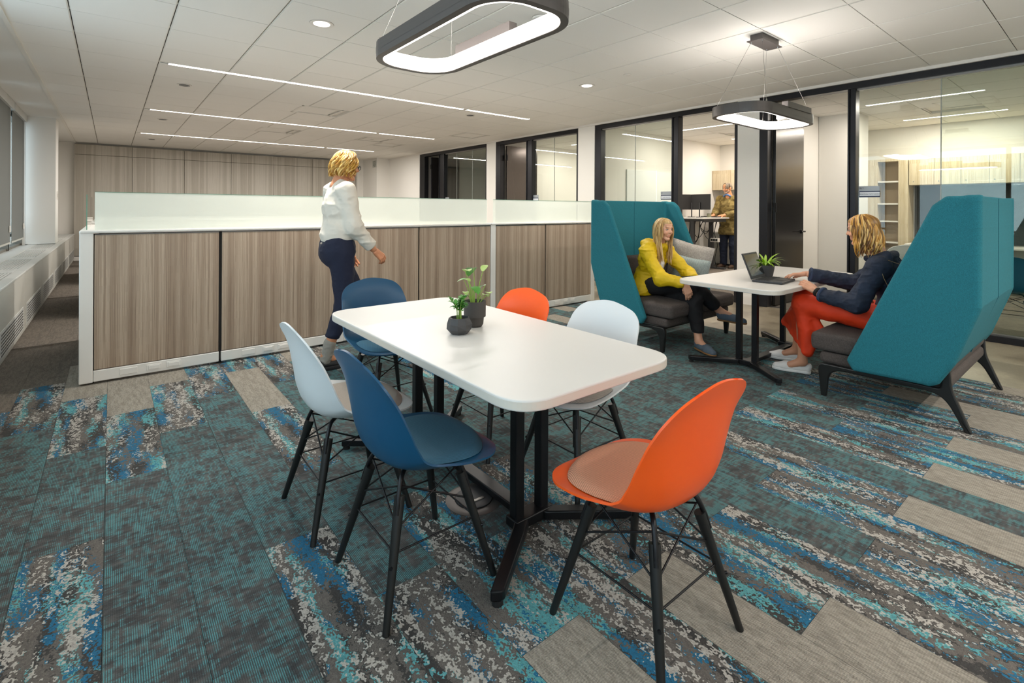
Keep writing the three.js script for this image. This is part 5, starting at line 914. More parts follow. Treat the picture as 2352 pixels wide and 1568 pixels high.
function locks(B, list, cols, seed, curlAmp = 0.006, curlN = 3) {      // list: [points in head axes, radius]
  srand(seed); const out = [];
  for (const [pts, r] of list) {
    const ph = rnd() * 6.28, n = pts.length, dense = [], cv = new THREE.CatmullRomCurve3(pts.map(p => V3(...p)), false, 'centripetal');
    for (let i = 0; i <= 16; i++) { const t = i / 16, p = cv.getPoint(t), a = ph + t * curlN * 6.28, k = curlAmp * smooth(0.15, 0.6, t); dense.push(B.p(p.x + Math.cos(a) * k, p.y, p.z + Math.sin(a) * k)); }
    const c0 = slin(cols[Math.floor(rnd() * cols.length)]), c1 = slin(cols[Math.floor(rnd() * cols.length)]), g = taperTube(dense, t => r * B.s * (0.55 + 0.6 * Math.sin(Math.PI * (0.12 + 0.76 * t))) * (t > 0.9 ? 1 - (t - 0.9) * 8 : 1), 6, 22, 0.75), yy = g.attributes.uv;
    out.push(paint(g, (x, y, z, a, b, c, i) => mixc(c0, c1, smooth(0.3, 0.8, yy.getY(i)))));
  }
  return out;
}
function cap(B, pr, cols, carve, cell = 0.006, bump) {
  const g = fieldMesh(pr, cell * B.s, 0.006 * B.s, { carve, bump }); const a = slin(cols[0]), b = slin(cols[1]);
  return paint(g, (x, y, z) => { const l = B.inv(x, y, z); return mixc(a, b, smooth(0.35, 0.65, vnoise(Math.atan2(l.x, l.z - 0.02) * 14, l.y * 14, 8))); });
}
function shoe(parent, name, heel, toe, mat, soleMat, o = {}) {         // heel and toe: points on the sole line
  const H = vec(heel), Tt = vec(toe), f = Tt.clone().sub(H), L = f.length(); f.normalize(); const side = V3(0, 1, 0).cross(f).normalize(), up = f.clone().cross(side), at = (a, b, c = 0) => H.clone().addScaledVector(f, a * L).addScaledVector(up, b).addScaledVector(side, c);
  const w = o.w ?? 1, pr = [...chain([at(0.13, 0.034), at(0.3, 0.034), at(0.62, 0.030), at(0.86, 0.022)], [0.031 * w, 0.031 * w, 0.038 * w, 0.03 * w]), capsule(at(0.08, 0.055), at(0.24, 0.06), 0.026, 0.028), capsule(at(0.34, 0.05), at(0.62, 0.036), 0.028, 0.03)];
  const low = (x, y, z) => { const d = (x - H.x) * up.x + (y - H.y) * up.y + (z - H.z) * up.z; return d - (o.sole ?? 0.012); };
  const mouth = capsule(at(0.13, o.mouth ?? 0.085), at(0.40, (o.mouth ?? 0.085) + 0.004), 0.026, 0.024);
  const t = part(parent, name, fieldMesh(pr, 0.005, 0.006, { carve: [low, mouth.d], ck: 0.002 }), mat);
  const sp = chain([at(0.13, 0.012), at(0.3, 0.012), at(0.62, 0.012), at(0.86, 0.012)], [0.034 * w, 0.033 * w, 0.041 * w, 0.033 * w]);
  part(t, 'sole', fieldMesh(sp, 0.0045, 0.003, { carve: [(x, y, z) => { const d = (x - H.x) * up.x + (y - H.y) * up.y + (z - H.z) * up.z; return d - (o.flat ?? 0.0); }, (x, y, z) => { const d = (x - H.x) * up.x + (y - H.y) * up.y + (z - H.z) * up.z; return (o.sole ?? 0.012) + 0.004 - d; }], ck: 0.0012 }), soleMat);
  if (o.laces) for (let k = 0; k < 4; k++) { const a = 0.44 + k * 0.06; part(t, 'lace', taperTube([at(a, 0.058 - k * 0.004, -0.019), at(a + 0.02, 0.0735 - k * 0.006, 0), at(a, 0.058 - k * 0.004, 0.019)], () => 0.0026, 5, 8), o.laces); }
  if (o.laces) part(t, 'bow', merge([taperTube([at(0.42, 0.075), at(0.36, 0.085, 0.02), at(0.4, 0.072, 0.032), at(0.43, 0.075)], () => 0.0026, 5, 14), taperTube([at(0.42, 0.075), at(0.36, 0.085, -0.02), at(0.4, 0.072, -0.032), at(0.43, 0.075)], () => 0.0026, 5, 14)]), o.laces);
  if (o.strap) part(t, 'strap', taperTube([at(0.52, 0.03, -0.037), at(0.50, 0.062, -0.02), at(0.5, 0.0695, 0), at(0.50, 0.062, 0.02), at(0.52, 0.03, 0.037)], () => 0.005, 6, 14, 0.6), o.strap);
  return t;
}
const SKIN = slin(0xd9a384), SKIN2 = slin(0xd69c7c), SKIN3 = slin(0xd38f68);
const skinMat = phys(0xffffff, 0.5, { vertexColors: true, sheen: 0.2, sheenRoughness: 0.5 });
const hairMat = phys(0xffffff, 0.42, { vertexColors: true, sheen: 0.3, sheenRoughness: 0.4 });
const bodyPart = (prims, cell, k, skin) => paint(fieldMesh(prims, cell, k), (x, y, z) => mixc(skin, [skin[0] * 0.92, skin[1] * 0.78, skin[2] * 0.72], 0.3 * noise3(x * 25, y * 25, z * 25, 2)));
function figure(label, at, grp) { const g = thing('person', label, 'person', at, 0, grp); return g; }
const R0 = (g, name, geo, mat, label) => room(g, name, geo, mat, label);
const wrap = (g, fn) => { const inner = { add: m => { m.geometry.translate(-origin.get(g).x, -origin.get(g).y, -origin.get(g).z); g.add(m); }, isFig: true }; return fn(inner); };
function settle(g) { const o = origin.get(g); g.traverse(m => { if (m.isMesh && !m.userData.settled) { m.geometry.translate(-o.x, -o.y, -o.z); m.userData.settled = true; } }); g.traverse(m => { delete m.userData.settled; }); }

// --- the woman in yellow, legs crossed, on the far booth
{
  const g = figure('seated woman in a yellow hooded jacket and black trousers on far booth', [4.0, 0, 2.7]);
  const hd = basis([3.985, 1.035, 2.70], [-0.16, -0.10, -1], V3(0, 1, 0), 0.90), sk = SKIN;
  const rs = [3.855, 0.83, 2.79], ls = [4.13, 0.83, 2.77], re = [3.79, 0.605, 2.60], rw = [3.87, 0.578, 2.42], le = [4.19, 0.62, 2.57], lw = [4.07, 0.60, 2.43];
  const rh = [3.92, 0.49, 2.87], lh = [4.08, 0.48, 2.87], rk = [4.0, 0.56, 2.40], lk = [4.0, 0.42, 2.40], ra = [4.24, 0.315, 2.29], la = [3.95, 0.085, 2.32];
  const skinPr = [...chain([rh, rk, ra], [0.07, 0.05, 0.031]), ...chain([lh, lk, la], [0.07, 0.05, 0.031]), capsule([4.0, 0.5, 2.9], [3.99, 0.76, 2.83], 0.1, 0.1), capsule([3.99, 0.76, 2.83], [3.985, 0.92, 2.755], 0.06, 0.045), ...chain([rs, re, rw], [0.042, 0.036, 0.025]), ...chain([ls, le, lw], [0.042, 0.036, 0.025]), capsule(ra, [4.262, 0.285, 2.20], 0.03, 0.026), capsule(la, [3.92, 0.055, 2.24], 0.03, 0.026)];
  const body = joinColored([bodyPart(skinPr, 0.012, 0.008, sk), headGeo(hd, sk), handGeo([3.877, 0.572, 2.402], [0.10, -0.93, -0.30], [-0.62, -0.12, -0.72], 1, [0.35, 0.4, 0.45, 0.5, 0.4], sk, 0.9), handGeo([4.07, 0.60, 2.42], [0.25, -0.12, -0.9], [0.1, 1, -0.1], 1, [0.3, 0.3, 0.35, 0.4, 0.3], sk, 0.9)]);
  part(g, 'body', body, skinMat); eyes(g, hd, 0x3d4a50);
  part(g, 'trousers', fieldMesh([...chain([rh, rk, ra], [0.085, 0.066, 0.052]), ...chain([lh, lk, [3.955, 0.15, 2.33]], [0.085, 0.068, 0.053]), capsule([3.95, 0.49, 2.9], [4.06, 0.49, 2.9], 0.1)], 0.010, 0.012, { bump: wrinkle(0.007, 13, 31), carve: [half([3.955, 0.155, 2.33], V3(0, -1, 0), 0.13), half([4.205, 0.35, 2.305], [0.24, -0.26, -0.115], 0.12)] }), std(0x121114, 0.85));
  const jk = [ellipsoid([3.995, 0.56, 2.885], [0.135, 0.14, 0.115]), ellipsoid([3.995, 0.73, 2.835], [0.145, 0.14, 0.115]), capsule(rs, ls, 0.062), ...chain([rs, re, rw], [0.062, 0.056, 0.041]), ...chain([ls, le, lw], [0.062, 0.056, 0.041]), capsule([3.89, 0.46, 2.88], [4.1, 0.46, 2.88], 0.105, 0.105), ellipsoid([3.99, 0.895, 2.86], [0.105, 0.045, 0.06]), capsule([3.90, 0.885, 2.80], [3.98, 0.87, 2.71], 0.028, 0.024), capsule([4.08, 0.885, 2.80], [4.03, 0.87, 2.71], 0.028, 0.024)];
  part(g, 'jacket', fieldMesh(jk, 0.007, 0.013, { bump: wrinkle(0.011, 12, 77, 1, 1.5, 1), carve: [(x, y, z) => y - 0.418, half([3.877, 0.574, 2.412], [0.4, -0.1, -0.85], 0.06), half([4.068, 0.60, 2.425], [-0.6, -0.1, -0.7], 0.06), ellipsoid([3.99, 0.72, 2.665], [0.042, 0.16, 0.06]).d] }), phys(0xd9b400, 0.62, { sheen: 0.3 }), 'bright yellow hooded jacket');
  part(g, 'shirt', fieldMesh([ellipsoid([3.99, 0.72, 2.80], [0.08, 0.13, 0.09])], 0.008, 0.006, { bump: wrinkle(0.008, 20, 12) }), std(0xe9e4e2, 0.9));
  const pts = []; srand(300);
  for (let k = 0; k < 190; k++) { const q = k % 2 ? 1 : -1, t = rnd(), a = lerp(0.42, 2.75, t), R = 0.088 + 0.012 * rnd(), end = t < 0.42 ? rr(-0.36, -0.27) : rr(-0.27, -0.19), zf = t < 0.42 ? rr(0.02, 0.075) : 0;
    const sx = Math.sin(a + 0.5), cz = Math.cos(a + 0.5), fr = t < 0.2 ? 0.02 : 0; pts.push([[[q * 0.004, 0.112, 0.02 - 0.06 * t], [q * 0.052 * Math.max(sx, 0.5), 0.102, cz * 0.05 + 0.0], [q * R * Math.max(sx, 0.62), 0.04, cz * 0.078], [q * R * Math.max(sx, 0.64), -0.05, cz * 0.074 - 0.004 + fr], [q * (0.085 * Math.max(sx, 0.6)), -0.14, cz * 0.06 + zf * 0.4], [q * 0.07 * Math.max(sx, 0.4) , end + rr(-0.02, 0.02), cz * 0.05 + zf + rr(-0.012, 0.012)]], rr(0.0034, 0.0072)]); }
  const cols = [0xc9a468, 0xb08a52, 0xdcbd86, 0x94703f, 0xd2ae74];
  part(g, 'hair', joinColored([cap(hd, [ellipsoid(hd.p(0, 0.03, -0.018), [0.079 * hd.s, 0.088 * hd.s, 0.094 * hd.s], hd.q), ellipsoid(hd.p(0, 0.068, 0.030), [0.060 * hd.s, 0.040 * hd.s, 0.055 * hd.s], hd.q), ellipsoid(hd.p(0, -0.06, -0.062), [0.062 * hd.s, 0.10 * hd.s, 0.045 * hd.s], hd.q)], [0xa98450, 0xc9a86f], [ellipsoid(hd.p(0, -0.056, 0.08), [0.062 * hd.s, 0.108 * hd.s, 0.062 * hd.s], hd.q).d], 0.006), ...locks(hd, pts, cols, 301, 0.006, 1.6)]), hairMat, 'long wavy blonde hair');
  shoe(g, 'shoe', [4.225, 0.232, 2.305], [4.29, 0.225, 2.06], std(0x55616d, 0.9), std(0x8a6238, 0.6), { mouth: 0.075, w: 0.95, strap: std(0x4c5762, 0.9) });
  shoe(g, 'shoe', [3.968, 0.012, 2.36], [3.878, 0.004, 2.125], std(0x55616d, 0.9), std(0x8a6238, 0.6), { mouth: 0.075, w: 0.95, strap: std(0x4c5762, 0.9) });
  settle(g);
}
// --- the woman in denim at the laptop
{
  const g = figure('seated woman in a dark denim jacket and orange skirt using laptop', [4.07, 0, 1.0]);
  const hd = basis([4.05, 1.082, 1.15], [-0.10, -0.13, 1], V3(0, 1, 0), 0.93), sk = SKIN2;
  const ls = [3.90, 0.85, 1.02], rs = [4.21, 0.85, 1.04], le = [3.825, 0.605, 1.115], lw = [3.872, 0.628, 1.345], re = [4.30, 0.68, 1.27], rw = [4.165, 0.728, 1.53];
  const lh = [3.98, 0.49, 0.95], rh = [4.16, 0.49, 0.95], lk = [3.95, 0.53, 1.49], rk = [4.12, 0.545, 1.545], la = [4.02, 0.09, 1.52], ra = [4.27, 0.10, 1.66];
  const skinPr = [...chain([lh, lk, la], [0.07, 0.05, 0.031]), ...chain([rh, rk, ra], [0.07, 0.05, 0.031]), capsule([4.07, 0.5, 0.93], [4.06, 0.76, 0.98], 0.1, 0.1), capsule([4.06, 0.78, 0.99], [4.05, 0.95, 1.07], 0.06, 0.047), ...chain([ls, le, lw], [0.042, 0.036, 0.026]), ...chain([rs, re, rw], [0.042, 0.036, 0.026]), capsule(lw, [3.90, 0.655, 1.40], 0.026, 0.023), capsule(la, [4.0, 0.05, 1.6], 0.03, 0.026), capsule(ra, [4.25, 0.06, 1.74], 0.03, 0.026)];
  const body = joinColored([bodyPart(skinPr, 0.012, 0.008, sk), headGeo(hd, sk), handGeo([3.888, 0.648, 1.385], [0.22, 0.40, 0.88], [-0.72, 0.66, -0.15], 1, [0.28, 0.3, 0.32, 0.35, 0.2], sk, 0.9), handGeo([4.16, 0.73, 1.55], [-0.35, -0.12, 0.92], [0.05, 1, 0.14], 1, [0.22, 0.24, 0.26, 0.3, 0.2], sk, 0.92)]);
  part(g, 'body', body, skinMat); eyes(g, hd, 0x4a3a2a);
  const fl = [4.20, 0.335, 1.70], hl = [3.915, 0.20, 1.455], hb = [3.97, 0.33, 1.37], hr = [4.24, 0.40, 1.52];
  part(g, 'skirt', fieldMesh([capsule(lh, lk, 0.088, 0.066), capsule(rh, rk, 0.088, 0.066), capsule([3.95, 0.5, 0.93], [4.2, 0.5, 0.93], 0.1), ballTri(lh, lk, rk, 0.06), ballTri(lh, rh, rk, 0.07), ballTri(lk, rk, fl, 0.034), ballTri(lk, fl, hl, 0.022), ballTri(lk, hl, hb, 0.03), ballTri(rk, fl, hr, 0.024), capsule(lk, hl, 0.055, 0.022), capsule(rk, fl, 0.05, 0.018)], 0.009, 0.012, { bump: (x, y, z) => 0.007 * Math.sin((x * 40 + z * 34 + y * 9) + 3 * noise3(x * 7, y * 7, z * 7, 6)) * smooth(0.56, 0.3, y) + wrinkle(0.006, 12, 55)(x, y, z) }), phys(0xe23a08, 0.7, { sheen: 0.3 }), 'bright orange skirt');
  const jk = [ellipsoid([4.07, 0.58, 0.955], [0.145, 0.13, 0.115]), ellipsoid([4.06, 0.75, 0.985], [0.15, 0.14, 0.118]), capsule(ls, rs, 0.06), ...chain([ls, le, lw], [0.064, 0.058, 0.046]), ...chain([rs, re, rw], [0.064, 0.056, 0.046]), capsule([3.97, 0.47, 0.96], [4.17, 0.47, 0.96], 0.108), capsule([3.96, 0.91, 1.0], [4.03, 0.89, 1.12], 0.026, 0.02), capsule([4.14, 0.91, 1.01], [4.09, 0.89, 1.12], 0.026, 0.02), capsule([3.97, 0.92, 0.99], [4.13, 0.92, 0.99], 0.026)];
  const jacket = part(g, 'jacket', metreUV(fieldMesh(jk, 0.007, 0.011, { bump: wrinkle(0.009, 15, 177, 1, 1.6, 1), carve: [(x, y, z) => y - 0.452, half([3.876, 0.632, 1.352], [0.2, 0.25, 0.9], 0.075), half([4.163, 0.728, 1.535], [-0.4, 0.1, 0.9], 0.075)] }), 1), std(0xffffff, 0.85, { map: rep(denimTex, 5, 5) }), 'dark denim jacket');
  for (const [a, d] of [[[3.87, 0.63, 1.338], [0.2, 0.22, 0.9]], [[4.172, 0.727, 1.522], [-0.5, 0.15, 0.9]]]) { const tq = new THREE.TorusGeometry(0.043, 0.0115, 10, 28), n = vec(d).normalize(); tq.applyQuaternion(new THREE.Quaternion().setFromUnitVectors(V3(0, 0, 1), n)); tq.scale(1, 1, 1); const p = vec(a); tq.translate(p.x, p.y, p.z); part(jacket, 'rolled_cuff', tq, std(0x35415a, 0.9)); }
  const stitch = (pts) => part(jacket, 'stitching', tube(pts, 0.0014, 4, 20), std(0xa08560, 0.8));
  stitch([[3.945, 0.915, 1.0], [3.87, 0.89, 1.0], [3.845, 0.80, 0.98], [3.86, 0.72, 0.95]]); stitch([[3.89, 0.90, 0.965], [3.94, 0.87, 0.895], [4.0, 0.865, 0.87]]);
  for (const [u, y, v] of [[3.925, 0.515, 1.055], [4.02, 0.60, 1.082]]) part(jacket, 'button', rod(P(u, y, v), P(u - 0.006, y, v + 0.006), 0.010, 0.009, 14), std(0xb47a55, 0.4, { metalness: 0.6 }));
  part(jacket, 'badge', rod(P(4.0, 0.79, 1.112), P(3.993, 0.79, 1.122), 0.017, 0.017, 18), std(0xd8b840, 0.4)); part(jacket, 'badge', rod(P(3.998, 0.755, 1.114), P(3.991, 0.755, 1.124), 0.010, 0.010, 14), std(0xe6e6e0, 0.4));
  const wb = new THREE.TorusGeometry(0.028, 0.006, 8, 28); wb.scale(1, 1, 2.2); wb.applyQuaternion(new THREE.Quaternion().setFromUnitVectors(V3(0, 0, 1), vec([0.22, 0.36, 0.9]).normalize())); { const p = P(3.882, 0.641, 1.372); wb.translate(p.x, p.y, p.z); } part(g, 'wristwatch', wb, M.rubber);
  const pts = []; srand(400);
  for (let k = 0; k < 220; k++) { const q = k % 2 ? 1 : -1, t = rnd(), a = lerp(0.62, 2.9, t), R = 0.098 + 0.018 * rnd(), end = rr(-0.20, -0.145), sx = Math.max(Math.sin(a + 0.35), 0.45), cz = Math.cos(a + 0.35);
    pts.push([[[q * 0.02, 0.116, 0.01 - 0.05 * t], [q * 0.062 * sx, 0.10, cz * 0.06 + 0.008], [q * R * sx, 0.035, cz * 0.082], [q * (R + 0.012) * sx, -0.05, cz * 0.092 - 0.008], [q * (R + 0.016) * sx, -0.12, cz * 0.088 - 0.012], [q * R * sx, end, cz * 0.08 - 0.008]], rr(0.0036, 0.0075)]); }
  part(g, 'hair', joinColored([cap(hd, [ellipsoid(hd.p(0, 0.032, -0.018), [0.082 * hd.s, 0.088 * hd.s, 0.096 * hd.s], hd.q), ellipsoid(hd.p(0, 0.068, 0.030), [0.060 * hd.s, 0.040 * hd.s, 0.055 * hd.s], hd.q), ellipsoid(hd.p(0, -0.05, -0.06), [0.085 * hd.s, 0.1 * hd.s, 0.055 * hd.s], hd.q)], [0x7d5526, 0xa87834], [ellipsoid(hd.p(0, -0.056, 0.084), [0.062 * hd.s, 0.105 * hd.s, 0.062 * hd.s], hd.q).d], 0.006), ...locks(hd, pts, [0xd9a24e, 0xc08838, 0xe6bd76, 0x7a5228, 0x5d3d1f, 0xd09a48], 401, 0.011, 2.2)]), hairMat, 'wavy golden shoulder-length hair');
  shoe(g, 'sneaker', [4.062, 0, 1.475], [3.978, 0, 1.725], std(0xe6e2de, 0.8), std(0xeae7e3, 0.6), { laces: std(0xf2f0ee, 0.8), w: 1.0, sole: 0.018, mouth: 0.088 });
  shoe(g, 'sneaker', [4.30, 0.012, 1.62], [4.235, 0.004, 1.87], std(0xe6e2de, 0.8), std(0xeae7e3, 0.6), { laces: std(0xf2f0ee, 0.8), w: 1.0, sole: 0.018, mouth: 0.088 });
  settle(g);
}
// --- the woman walking past the partition
{
  const g = figure('woman walking past the partition in cream top and navy trousers', [1.36, 0, 3.8]);
  const hd = basis([1.415, 1.535, 3.80], [1, -0.12, -0.05], V3(0, 1, 0), 0.94), sk = SKIN3;
  const rs = [1.365, 1.345, 3.655], ls = [1.365, 1.345, 3.945], re = [1.41, 1.085, 3.625], rw = [1.575, 0.90, 3.65], le = [1.36, 1.08, 3.975], lw = [1.47, 0.87, 3.965];
  const rh = [1.355, 0.885, 3.73], lh = [1.355, 0.885, 3.87], rk = [1.385, 0.49, 3.735], lk = [1.53, 0.52, 3.88], ra = [1.255, 0.105, 3.775], la = [1.60, 0.12, 3.89];
  const skinPr = [...chain([rh, rk, ra], [0.08, 0.052, 0.033]), ...chain([lh, lk, la], [0.08, 0.052, 0.033]), capsule([1.36, 0.95, 3.8], [1.365, 1.2, 3.8], 0.085, 0.09), capsule([1.36, 1.25, 3.8], [1.385, 1.43, 3.8], 0.07, 0.048), ...chain([rs, re, rw], [0.044, 0.038, 0.026]), ...chain([ls, le, lw], [0.044, 0.038, 0.026]), capsule(ra, [1.34, 0.055, 3.785], 0.03, 0.026), capsule(la, [1.70, 0.075, 3.885], 0.03, 0.026)];
  part(g, 'body', joinColored([bodyPart(skinPr, 0.012, 0.008, sk), headGeo(hd, sk), handGeo([1.585, 0.89, 3.652], [0.72, -0.66, 0.05], [0.35, 0.3, -0.85], -1, [0.35, 0.4, 0.45, 0.5, 0.4], sk, 0.95), handGeo([1.475, 0.862, 3.965], [0.6, -0.78, 0], [0.3, 0.2, 0.9], 1, [0.35, 0.4, 0.45, 0.5, 0.4], sk, 0.95)]), skinMat); eyes(g, hd, 0x4b5b66);
  part(g, 'trousers', fieldMesh([...chain([rh, rk, [1.287, 0.21, 3.765]], [0.096, 0.066, 0.052]), ...chain([lh, lk, [1.586, 0.22, 3.888]], [0.096, 0.066, 0.052]), capsule([1.35, 0.93, 3.75], [1.35, 0.93, 3.85], 0.112), ellipsoid([1.305, 0.875, 3.8], [0.085, 0.1, 0.13])], 0.010, 0.012, { bump: wrinkle(0.007, 13, 231), carve: [half([1.296, 0.235, 3.765], V3(-0.3, -1, 0), 0.12), half([1.583, 0.245, 3.888], V3(0.15, -1, 0), 0.12)] }), std(0x1c2036, 0.85), 'navy cropped trousers');
  part(g, 'belt', (() => { const t = new THREE.TorusGeometry(0.12, 0.006, 8, 40); t.scale(1, 1, 2); t.rotateX(HP); t.scale(0.96, 1, 1.14); t.translate(1.35, 0.945, -3.8); return t; })(), std(0xb9b1a6, 0.4, { metalness: 0.5 }));
  part(g, 'sweater', fieldMesh([ellipsoid([1.352, 1.02, 3.8], [0.125, 0.15, 0.15]), ellipsoid([1.372, 1.22, 3.8], [0.128, 0.16, 0.155]), capsule(rs, ls, 0.062), ...chain([rs, re, rw], [0.066, 0.058, 0.045]), ...chain([ls, le, lw], [0.066, 0.058, 0.045]), capsule([1.368, 1.38, 3.77], [1.368, 1.38, 3.83], 0.055)], 0.009, 0.013, { bump: wrinkle(0.010, 10, 277, 1, 1.4, 1), carve: [(x, y, z) => Math.max(y - 0.955, Math.abs(z + 3.8) - 0.138), half([1.56, 0.915, 3.648], [0.7, -0.7, 0.05], 0.08), half([1.465, 0.885, 3.965], [0.55, -0.8, 0], 0.08), ellipsoid([1.39, 1.46, 3.8], [0.058, 0.05, 0.058]).d] }), phys(0xe3d9cb, 0.92, { sheen: 0.3 }), 'cream long-sleeved top');
  part(g, 'sock', fieldMesh([capsule([1.285, 0.20, 3.766], [1.255, 0.075, 3.776], 0.044, 0.04)], 0.007, 0.005, { bump: wrinkle(0.004, 30, 9) }), std(0x9c948a, 0.95)); part(g, 'sock', fieldMesh([capsule([1.59, 0.21, 3.888], [1.60, 0.10, 3.888], 0.044, 0.04)], 0.007, 0.005), std(0x9c948a, 0.95));
  const pts = []; srand(500);
  for (let k = 0; k < 200; k++) { const q = k % 2 ? 1 : -1, t = rnd(), a = lerp(0.65, 3.0, t), R = 0.104 + 0.018 * rnd(), sx = Math.max(Math.sin(a + 0.3), 0.35), cz = Math.cos(a + 0.3), end = rr(-0.10, -0.055); pts.push([[[q * 0.015, 0.13, 0.0 - 0.04 * t], [q * 0.07 * sx, 0.115, cz * 0.07], [q * R * sx, 0.05, cz * 0.098 - 0.004], [q * (R + 0.01) * sx, -0.02, cz * 0.104 - 0.012], [q * R * sx, end, cz * 0.092 - 0.014]], rr(0.0045, 0.009)]); }
  part(g, 'hair', joinColored([cap(hd, [ellipsoid(hd.p(0, 0.04, -0.018), [0.088 * hd.s, 0.092 * hd.s, 0.102 * hd.s], hd.q), ellipsoid(hd.p(0, 0.068, 0.030), [0.060 * hd.s, 0.040 * hd.s, 0.055 * hd.s], hd.q), ellipsoid(hd.p(0, -0.02, -0.055), [0.088 * hd.s, 0.075 * hd.s, 0.06 * hd.s], hd.q)], [0xa8762c, 0xd9aa55], [ellipsoid(hd.p(0, -0.05, 0.084), [0.064 * hd.s, 0.1 * hd.s, 0.062 * hd.s], hd.q).d], 0.006), ...locks(hd, pts, [0xd8a850, 0xc7943c, 0xe8c47c, 0xa9772e], 501, 0.012, 2.6)]), hairMat, 'short curly blonde hair');
  for (const q of [-1, 1]) { const t = new THREE.TorusGeometry(0.02 * hd.s, 0.0022, 6, 24); t.scale(1.15, 0.9, 1); t.applyQuaternion(hd.q); const p = hd.p(q * 0.031, 0.006, 0.102); t.translate(p.x, p.y, p.z); part(g, 'glasses_rim', t, M.rubber); part(g, 'glasses_temple', rod(hd.p(q * 0.055, 0.008, 0.10), hd.p(q * 0.08, 0.012, 0.0), 0.0018, 0.0018, 6), M.rubber); }
  shoe(g, 'shoe', [1.19, 0.002, 3.772], [1.425, 0, 3.795], std(0x17161a, 0.5), std(0x1a191b, 0.6), { laces: std(0x1d1c1e, 0.6), w: 1.08, sole: 0.03, mouth: 0.1 });
  shoe(g, 'shoe', [1.575, 0.02, 3.89], [1.805, 0.055, 3.885], std(0x17161a, 0.5), std(0x1a191b, 0.6), { laces: std(0x1d1c1e, 0.6), w: 1.08, sole: 0.03, mouth: 0.1 });
  settle(g);
}
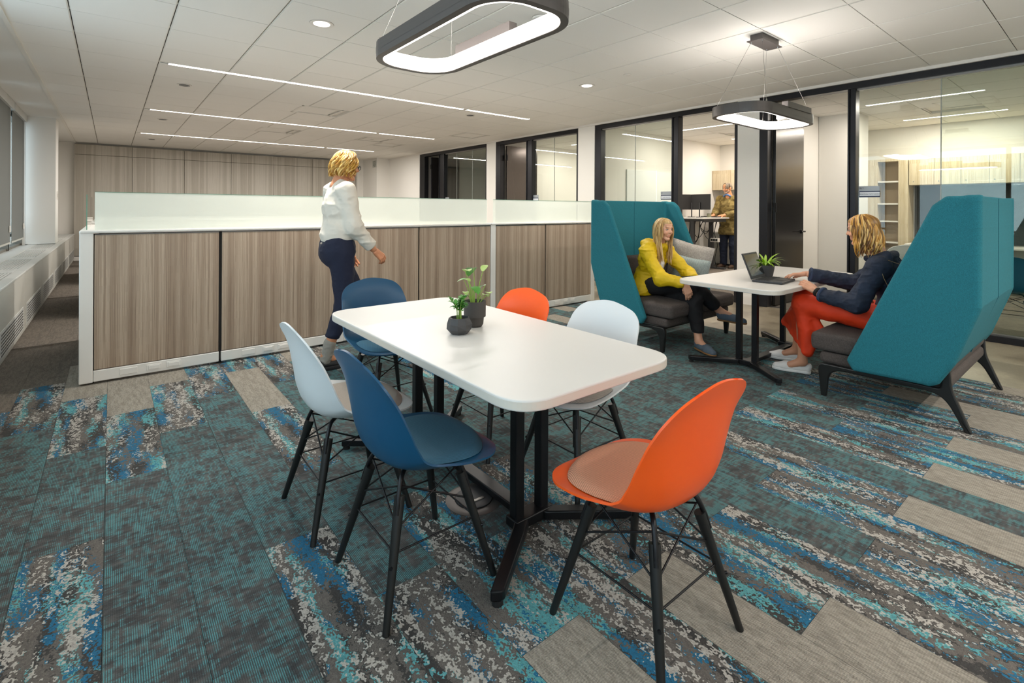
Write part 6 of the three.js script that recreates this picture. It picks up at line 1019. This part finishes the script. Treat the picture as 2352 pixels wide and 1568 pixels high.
// --- the man at the standing desk
{
  const g = figure('bearded man in olive suede jacket standing at raised desk in office', [10.1, 0, 5.26]);
  const hd = basis([10.05, 1.665, 5.27], [-1, -0.12, 0.35], V3(0, 1, 0), 0.98), sk = slin(0xd8986e);
  const ls = [10.13, 1.435, 5.07], rs = [10.10, 1.435, 5.45], le = [10.03, 1.16, 5.03], lw = [9.78, 1.105, 5.20], re = [10.0, 1.16, 5.5], rw = [9.77, 1.105, 5.42];
  const lh = [10.12, 0.92, 5.17], rh = [10.12, 0.92, 5.36], lk = [10.10, 0.49, 5.165], rk = [10.09, 0.49, 5.37], la = [10.13, 0.09, 5.17], ra = [10.12, 0.09, 5.38];
  part(g, 'body', joinColored([bodyPart([...chain([lh, lk, la], [0.085, 0.06, 0.04]), ...chain([rh, rk, ra], [0.085, 0.06, 0.04]), capsule([10.12, 0.95, 5.26], [10.12, 1.3, 5.26], 0.12, 0.13), capsule([10.11, 1.38, 5.26], [10.08, 1.55, 5.265], 0.075, 0.055), ...chain([ls, le, lw], [0.05, 0.042, 0.03]), ...chain([rs, re, rw], [0.05, 0.042, 0.03])], 0.013, 0.009, sk), headGeo(hd, sk, { beard: true, brow: slin(0x7a6654), lip: slin(0xb06a56) }), handGeo([9.765, 1.104, 5.21], [-0.9, -0.06, 0.2], [0, 1, 0], -1, [0.25], sk, 1.0), handGeo([9.755, 1.104, 5.41], [-0.9, -0.06, -0.1], [0, 1, 0], 1, [0.25], sk, 1.0)]), skinMat); eyes(g, hd);
  part(g, 'trousers', fieldMesh([...chain([lh, lk, [10.125, 0.07, 5.17]], [0.1, 0.078, 0.066]), ...chain([rh, rk, [10.115, 0.07, 5.38]], [0.1, 0.078, 0.066]), capsule([10.12, 0.95, 5.2], [10.12, 0.95, 5.33], 0.12)], 0.011, 0.012, { bump: wrinkle(0.010, 14, 331), carve: [(x, y, z) => y - 0.05] }), std(0x1f2740, 0.85, { map: rep(denimTex, 4, 4) }), 'dark blue jeans');
  g.children.at(-1).material.color.set(0xc8d0e8);
  const jk = part(g, 'jacket', metreUV(fieldMesh([ellipsoid([10.12, 0.98, 5.26], [0.155, 0.3, 0.2]), ellipsoid([10.12, 1.25, 5.26], [0.155, 0.22, 0.2]), capsule(ls, rs, 0.075), ...chain([ls, le, lw], [0.075, 0.066, 0.052]), ...chain([rs, re, rw], [0.075, 0.066, 0.052]), capsule([10.12, 0.76, 5.18], [10.12, 0.76, 5.34], 0.145)], 0.0105, 0.013, { bump: wrinkle(0.010, 10, 377), carve: [(x, y, z) => y - 0.69, half([9.80, 1.108, 5.19], [-0.9, -0.1, 0.4], 0.09), half([9.79, 1.108, 5.42], [-0.9, -0.1, -0.1], 0.09)] }), 1), std(0xffffff, 0.95, { map: rep(suedeTex, 2.4, 2.4) }), 'olive suede jacket');
  part(jk, 'pocket_flap', new RoundedBoxGeometry(0.12, 0.035, 0.012, 1, 0.005).rotateY(-0.3).translate(10.08, 0.90, -5.075), std(0x7d6b3c, 0.95));
  part(g, 'collar', tube([[10.045, 1.50, 5.19], [10.02, 1.535, 5.27], [10.05, 1.50, 5.35]], 0.018, 8, 12), std(0x5f7fae, 0.8));
  const pts = []; srand(600); for (let k = 0; k < 110; k++) { const q = k % 2 ? 1 : -1, t = rnd(), a = lerp(0.5, 2.9, t), sx = Math.max(Math.sin(a), 0.3), cz = Math.cos(a); pts.push([[[q * 0.02, 0.112, 0.045 - 0.07 * t], [q * 0.06 * sx, 0.10, cz * 0.06], [q * 0.082 * sx, 0.045, cz * 0.094 - 0.006], [q * 0.08 * sx, rr(-0.03, 0.02), cz * 0.098 - 0.012]], rr(0.0035, 0.006)]); }
  part(g, 'hair', joinColored([cap(hd, [ellipsoid(hd.p(0, 0.036, -0.024), [0.079 * hd.s, 0.083 * hd.s, 0.094 * hd.s], hd.q)], [0x5f5044, 0x9c8d7c], [ellipsoid(hd.p(0, -0.04, 0.065), [0.09 * hd.s, 0.115 * hd.s, 0.072 * hd.s], hd.q).d], 0.007), ...locks(hd, pts, [0x8a7a68, 0x6a5a4a, 0xa89a88], 601, 0.003, 1)]), hairMat, 'short grey-brown hair');
  shoe(g, 'shoe', [10.19, 0, 5.16], [9.93, 0, 5.17], std(0x4a3322, 0.5), std(0x1d1713, 0.7), { w: 1.1, laces: std(0x2a1d14, 0.8) }); shoe(g, 'shoe', [10.18, 0, 5.38], [9.92, 0, 5.40], std(0x4a3322, 0.5), std(0x1d1713, 0.7), { w: 1.1, laces: std(0x2a1d14, 0.8) });
  settle(g);
}

scene.traverse(o => { if (o.isMesh) { o.castShadow = true; o.receiveShadow = true; } });
renderer.render(scene, camera);
